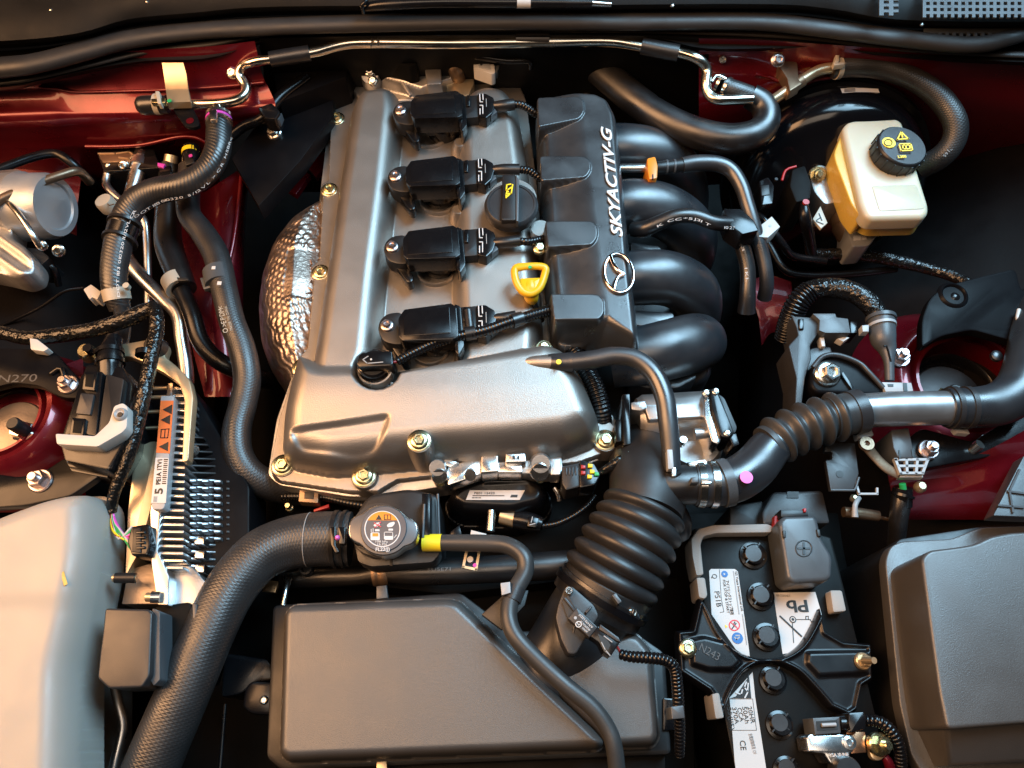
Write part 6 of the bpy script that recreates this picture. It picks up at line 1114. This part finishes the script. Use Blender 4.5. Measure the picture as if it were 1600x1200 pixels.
strokes('clip_frame', [[(1398, 719), (1448, 719), (1440, 740), (1406, 740), (1398, 719)], [(1415, 719), (1416, 740)], [(1432, 719), (1430, 740)], [(1402, 729), (1444, 729)]], -34, 4, LBLG, ss_, 2.5); prism('clip_base', [(1408, 739), (1442, 738), (1443, 746), (1406, 746)], -36, -44, LBLG, ss_, bev=1)
hose('strap', [(1352, 694, -30, 8), (1366, 712, -34, 7), (1384, 730, -36, 7), (1404, 742, -38, 6)], RUST, ss_, flat=(.4, 1.2)); disc('strap_eye', 1352, 695, -32, 11, 5, RUST, ss_, [(0, 1), (1, 1), (1, .4), (.3, .4), (.3, .01)]); hose('wires', [(1410, 756, -44, 5), (1412, 770, -50, 5)], GRN, ss_); disc('brass_screw', 1436, 762, -52, 9, 8, BRASSY, ss_, [(0, 1), (.5, 1), (1, .6), (1, .01)]); hose('drain_tube', [(1410, 765, -56, 15), (1408, 785, -60, 15), (1404, 810, -70, 14), (1400, 850, -100, 13)], RUB, ss_); band('tube_cuff', [(1411, 762, -52, 14), (1409, 790, -62, 15)], BLK_GL, ss_, 1.03); band('cuff_ring', [(1411, 772, -55, 17), (1410, 776, -56, 17)], BLK_GL, ss_, 1.03)
gs = thing('pipe_stub', 'short bronze pipe stub with a silver clip beside the battery cover', 'pipe', (1340, 800, -90)); hose('stub', [(1318, 800, -80, 8), (1340, 802, -82, 9), (1372, 806, -86, 8)], RUST, gs); disc('brass_ball', 1332, 780, -76, 6, 8, BRASSY, gs, [(0, .8), (.5, 1), (1, .5)]); hose('clip', [(1342, 778, -70, 4), (1336, 790, -66, 4), (1336, 808, -68, 5)], LBLG, gs); hose('rod', [(1372, 808, -86, 3), (1400, 814, -90, 3)], RUST, gs, straight=True)
gn = thing('ribbed_tray', 'grey plastic tray edge with square ribs at the wing beside the fuse box', 'tray', (1590, 770, -30)); prism('tray', [(1600, 712), (1700, 690), (1700, 812), (1552, 806), (1560, 790)], -22, -40, GREYP, gn, bev=2, rnd=3)
for q in ([(1592, 735), (1578, 765)], [(1560, 790), (1598, 793)], [(1575, 768), (1605, 772)], [(1577, 770), (1582, 800)]): strokes('rib', [q], -21, 3, MIDGREY, gn, 1.5)
# ------------------------------------------------------------------ battery and fuse box
bt = thing('battery', 'black car battery with six round plugs and paper labels', 'battery', (1230, 1030, -250))
prism('case', [(1082, 826), (1215, 816), (1300, 840), (1330, 960), (1372, 1130), (1390, 1260), (1160, 1260), (1138, 1150), (1108, 1000), (1094, 900)], -82, -240, BATT, bt, bev=2, rnd=5)
for (x, y) in ((1176, 867), (1188, 931), (1197, 994), (1207, 1061), (1217, 1131), (1228, 1202)):
    c = disc('cell_plug', x-1, y+2, -84, 20, 12, BLK_GL, bt, [(0, 1.1), (.4, 1.05), (.45, .82), (.95, .78), (1, .72), (1, .01)], seg=32)
    for k in range(4):
        q = math.radians(35+90*k+random.uniform(-8, 8)); strokes('grip', [[(x+1+13*math.cos(q), y-2+13*math.sin(q)), (x+1+18*math.cos(q), y-2+18*math.sin(q))]], -74, 1.8, GREYP, c, 2)
    disc('plug_face', x+1, y-2, -73, 13, 1.2, GREYP, c, [(0, 1), (1, .96), (1, .01)], seg=28)
l1 = decal('spec_label', [(1108, 892), (1111, 889), (1148, 889), (1153, 893), (1170, 1012), (1172, 1030), (1150, 1015), (1112, 960)], -82, LBL, bt)
zl = -81.5
strokes('label_rule', [[(1124, 890), (1127, 935), (1131, 956), (1125, 957)]], zl, .7, INK, bt, .15); text('Q', (1116, 897), (1117, 904), zl, 8, INK, bt); text('P51B', (1120, 924), (1124, 948), zl, 8, INK, bt)
disc('blue_mark', 1132, 897, zl-.2, 5, .7, BLUEI, bt); text('i', (1131.5, 895.5), (1132.5, 898.5), zl+.4, 3, PRINT, bt); text('アイドリングストップ車用', (1136, 907), (1144, 960), zl, 4.5, INK, bt); text('FOR STOP & START', (1131, 906), (1138, 958), zl, 3.8, INK, bt)
text('GS Yuasa International Ltd.', (1150, 893), (1160, 955), zl, 3.6, INK, bt); strokes('fine_print', [[(1146+k*.68, 893+k*5.2), (1146.5+k*.68, 896.6+k*5.2)] for k in range(13)]+[[(1160+k*.62, 960+k*4.4), (1160.4+k*.62, 963+k*4.4)] for k in range(11)], zl, 1.6, GPRINT, bt, .15)
mb = MB(); sweep(mb, oval_path(1147.5, 977, 8, 8, 0, zl+.2, .8), 8, False, None, .001, (.4, 1)); mb.build('no_flame_ring', REDI, bt, 60); strokes('no_flame_bar', [[(1142, 972), (1153, 982)]], zl+.3, 1.2, REDI, bt, .2); strokes('flame_mark', [[(1148, 972), (1146, 976), (1150, 979)], [(1144, 982), (1150, 974)]], zl+.1, 1.6, INK, bt, .2); disc('blue_mark', 1152, 997, zl-.2, 8.5, .7, BLUEI, bt, seg=28); strokes('goggles_mark', [[(1148, 996), (1151, 999), (1155, 996)], [(1150, 993), (1155, 993)]], zl+.4, 2.0, LBLG, bt, .2); prism('yellow_mark', [(1133, 976), (1137, 979), (1134, 981)], zl+.5, zl-.2, YELP, bt, bev=0)
decal('spec_label', [(1140, 1090), (1176, 1050), (1180, 1090), (1197, 1200), (1206, 1270), (1160, 1270), (1148, 1190)], -82, LBL, bt); decal('brand_panel', [(1150, 1088), (1168, 1060), (1170, 1052), (1174, 1091), (1141, 1091)], zl, INK, bt, .3)
strokes('logo_strokes', [[(1166, 1066), (1163, 1074), (1168, 1080), (1169, 1068)], [(1150, 1082), (1158, 1085), (1160, 1078)], [(1168, 1082), (1164, 1090)]], zl+.6, 2, PRINT, bt, .2); strokes('label_rule', [[(1141, 1141), (1182, 1141), (1176, 1092), (1141, 1092)]], zl, .7, INK, bt, .15)
for s_, a_, b_, h_ in (('20HR', (1171, 1104), (1177, 1130), 7), ('50Ah', (1163, 1104), (1168, 1130), 7), ('CCA', (1155, 1106), (1160, 1127), 7), ('370A', (1147, 1105), (1152, 1131), 7), ('-55(JIS)', (1138, 1100), (1145, 1140), 6.5)): text(s_, a_, b_, zl, h_, INK, bt)
text('CE', (1160, 1157), (1162, 1172), zl, 9, INK, bt); text('充電制御車用 12V', (1172, 1146), (1180, 1178), zl, 5, GPRINT, bt)
decal('lead_label', [(1208, 926), (1274, 925), (1284, 960), (1262, 1000), (1246, 1018), (1223, 1022)], -82, LBL, bt, .3); text('Pb', (1262, 947), (1229, 948), zl, 18, INK, bt, bold=.02); text('RE-22014ET', (1213, 930), (1235, 931), zl, 3.4, GPRINT, bt); strokes('bin_mark', [[(1219, 963), (1252, 994)]], zl+.1, 2.6, INK, bt, .2); strokes('bin_mark', [[(1238, 968), (1266, 968), (1268, 972)], [(1259, 968), (1259, 963), (1263, 963), (1263, 968)], [(1238, 974), (1240, 1004)]], zl, 1.1, INK, bt, .2); disc('bin_wheel', 1238.5, 968, zl-.2, 5.2, .6, INK, bt); disc('bin_wheel', 1238.5, 968, zl-.1, 3.7, .7, LBL, bt); disc('bin_wheel', 1238.5, 968, zl, 2.2, .8, INK, bt)
FP = [([(1082, 870), (1080, 842), (1092, 826), (1115, 820), (1200, 818), (1208, 822), (1206, 832), (1120, 833), (1100, 838), (1095, 850), (1100, 898), (1088, 900)], -66), ([(1088, 902), (1102, 902), (1106, 930), (1102, 936), (1092, 934)], -66), ([(1112, 1084), (1124, 1082), (1132, 1122), (1118, 1124)], -66), ([(1297, 922), (1316, 922), (1323, 955), (1302, 957)], -68)]
for i, (q, z) in enumerate(FP): tag(prism('foam_pad', q, z, -100, FOAM, bev=2, rnd=4), ['long bent strip of pale foam wrapped round the rear corner of the battery', 'short pale foam block on the battery edge above the clamp arm', 'pale foam block on the battery edge below the clamp arm stamped N243', 'pale foam block beside the lead label of the battery'][i], 'foam pad')
bcov = thing('terminal_cover', 'grey flip cover with a plus sign over the positive battery terminal', 'terminal cover', (1255, 860, -60)); prism('cover', [(1216, 816), (1224, 806), (1272, 805), (1278, 812), (1284, 840), (1302, 870), (1300, 902), (1292, 908), (1240, 912), (1230, 904)], -42, -80, MIDGREY, bcov, bev=5, seg=3, rnd=9); 
mb = MB(); sweep(mb, oval_path(1256, 857, 12.5, 12.5, 0, -41.6, 1.0), 8, False, None, .001, (.6, 1)); mb.build('plus_ring', BLK, bcov, 60); strokes('plus_sign', [[(1248, 857), (1264, 857)], [(1256, 849), (1256, 865)]], -41.7, 3.2, BLK, bcov, .5); prism('hinge', [(1220, 796), (1262, 796), (1264, 806), (1220, 808)], -46, -70, BLK, bcov, bev=2); prism('side_ear', [(1223, 829), (1228, 829), (1228, 840), (1224, 840)], -40, -50, INK, bcov, bev=.5); prism('side_ear', [(1276, 827), (1281, 827), (1283, 838), (1278, 838)], -40, -50, INK, bcov, bev=.5)
prism('red_base', [(1210, 806), (1222, 804), (1222, 826), (1210, 828)], -58, -80, REDP, bcov, bev=1); prism('red_base', [(1256, 794), (1260, 794), (1260, 800), (1256, 800)], -44, -60, REDP, bcov, bev=.5)
cvr = thing('battery_rear_box', 'dark plastic cover box standing behind the battery', 'cover box', (1240, 790, -100)); prism('box', [(1190, 800), (1208, 768), (1286, 766), (1294, 800), (1298, 818), (1192, 820)], -66, -150, GREYP, cvr, bev=4, rnd=6); prism('slot', [(1230, 768), (1248, 768), (1248, 778), (1230, 778)], -65, -70, INK, cvr, bev=0); prism('side_box', [(1140, 790), (1192, 782), (1194, 822), (1140, 824)], -80, -150, BLK, cvr, bev=3, rnd=4)
hd = thing('battery_clamp', 'glossy black X-shaped battery hold-down clamp stamped N243', 'battery clamp', (1200, 1030, -80))
UPP = catmull([(1094, 930), (1106, 944), (1126, 985), (1150, 1012), (1185, 1026), (1222, 1025), (1252, 1008), (1272, 978), (1286, 946)], 5); LOW = catmull([(1300, 1106), (1276, 1078), (1248, 1050), (1215, 1036), (1188, 1038), (1165, 1052), (1148, 1078), (1138, 1102), (1132, 1124)], 5)
XP = [(1058, 984), (1082, 982)]+[tuple(p) for p in UPP]+[(1294, 985), (1320, 1000), (1366, 1004), (1368, 1062), (1352, 1072), (1344, 1110), (1330, 1120)]+[tuple(p) for p in LOW]+[(1122, 1100), (1108, 1080), (1062, 1050)]
xr = region([p[:2] for p in XP], -64); padA = region([(1078, 995), (1102, 990), (1140, 1000), (1166, 1034), (1150, 1050), (1110, 1050), (1080, 1040)], -60, 6); padB = region([(1262, 1014), (1366, 1012), (1366, 1056), (1282, 1060), (1260, 1036)], -60, 6)
def clamp_z(X, Y):
    d = xr(X, Y); return -76+7*dome(d, 4)+3.0*np.exp(-((d-3.2)/1.6)**2)+5*ss(0, 5, padA(X, Y))+4*ss(0, 5, padB(X, Y))
hfield('plate', [p[:2] for p in XP], -66, clamp_z, BPAINT, hd, cell=1.1, zb=-84)
fastener('bolt', 1074, 1013, -64, 14, GOLDZ, hd); disc('washer', 1074, 1013, -68, 15, 4, ZINC, hd, [(0, 1), (.8, 1), (1, .92), (1, .01)]); text('N243', (1094, 1010), (1124, 1027), -63.4, 12, STAMP, hd, lift=.1, ext=.2); fastener('nut', 1348, 1033, -64, 13, BRASSY, hd, n=(.25, -.05, 1)); hose('stud', [(1350, 1032, -58, 6), (1366, 1032, -44, 5)], BRASSY, hd, straight=True)
nt = thing('negative_terminal', 'silver battery terminal clamp with copper strap, current sensor and gold nut', 'battery terminal', (1310, 1160, -80))
prism('clamp_plate', [(1260, 1152), (1266, 1147), (1330, 1147), (1336, 1152), (1334, 1174), (1328, 1178), (1326, 1192), (1298, 1194), (1288, 1178), (1264, 1175)], -50, -78, MACH, nt, bev=2, rnd=3); prism('copper_strap', [(1322, 1144), (1352, 1143), (1354, 1176), (1330, 1178)], -54, -64, COPPER, nt, bev=1); text('YSA YI INE', (1296, 1180), (1326, 1179), -49.8, 5, PRINT, nt); disc('rivet', 1327, 1160, -50, 11, 1.5, MACH, nt, [(0, 1), (.7, .95), (1, .5), (.3, .4), (.3, .01)])
fastener('nut', 1373, 1163, -52, 18, GOLDZ, nt, n=(.2, -.1, 1)); prism('ring_lug', [(1352, 1150), (1376, 1146), (1392, 1160), (1392, 1176), (1374, 1190), (1362, 1186)], -54, -60, BRASSY, nt, bev=1.5, rnd=8); hose('red_cable', [(1382, 1182, -58, 6), (1390, 1196, -60, 8), (1400, 1240, -74, 8)], RED, nt); prism('sensor_tray', [(1270, 1122), (1312, 1120), (1314, 1145), (1274, 1148)], -46, -74, MIDGREY, nt, bev=1.2, rnd=1); prism('tray_hollow', [(1275, 1127), (1308, 1125), (1309, 1140), (1277, 1142)], -45.6, -60, INK, nt, bev=0); hose('tray_pin', [(1284, 1133, -44, 3), (1306, 1132, -44, 3)], LBLG, nt, straight=True)
hose('sensor_neck', [(1312, 1130, -48, 10), (1330, 1130, -48, 12)], BLK_GL, nt, straight=True); prism('sensor_plug', [(1326, 1114), (1350, 1112), (1354, 1122), (1352, 1140), (1330, 1144), (1326, 1130)], -38, -70, BLK_GL, nt, bev=2, rnd=3); loom('conduit', [(1352, 1126, -50, 9), (1374, 1128, -46, 10), (1392, 1142, -46, 10), (1404, 1165, -50, 10), (1408, 1200, -60, 10), (1410, 1240, -70, 10)], None, parent=nt); disc('post', 1315, 1204, -60, 22, 18, BLK, nt, [(0, 1), (.8, .96), (1, .85), (1, .01)])
fb = thing('fuse_box', 'large dark grained fuse box lid in the front corner of the bay', 'fuse box', (1540, 1000, -150))
prism('lid', [(1440, 872), (1452, 860), (1500, 854), (1524, 850), (1548, 838), (1580, 832), (1780, 824), (1780, 1128), (1600, 1130), (1480, 1140), (1468, 1080), (1454, 980)], 6, -62, LIDP, fb, bev=7, seg=5, rnd=10)
prism('lid_front_slope', [(1474, 1110, 2), (1780, 1100, 2), (1780, 1190, -34), (1590, 1192, -34), (1482, 1198, -34)], -10, -62, LIDP, fb, bev=5, seg=4)
prism('lid_rim', [(1383, 876), (1391, 854), (1408, 846), (1488, 842), (1512, 832), (1535, 824), (1780, 815), (1780, 1300), (1480, 1300), (1446, 1216), (1424, 1180), (1406, 1100)], -60, -76, LIDP, fb, bev=1.5, seg=3, rnd=10)
prism('base', [(1386, 870), (1404, 842), (1535, 822), (1780, 812), (1780, 1310), (1478, 1310), (1442, 1220), (1406, 1110)], -70, -220, BLK, fb, bev=3, rnd=8)
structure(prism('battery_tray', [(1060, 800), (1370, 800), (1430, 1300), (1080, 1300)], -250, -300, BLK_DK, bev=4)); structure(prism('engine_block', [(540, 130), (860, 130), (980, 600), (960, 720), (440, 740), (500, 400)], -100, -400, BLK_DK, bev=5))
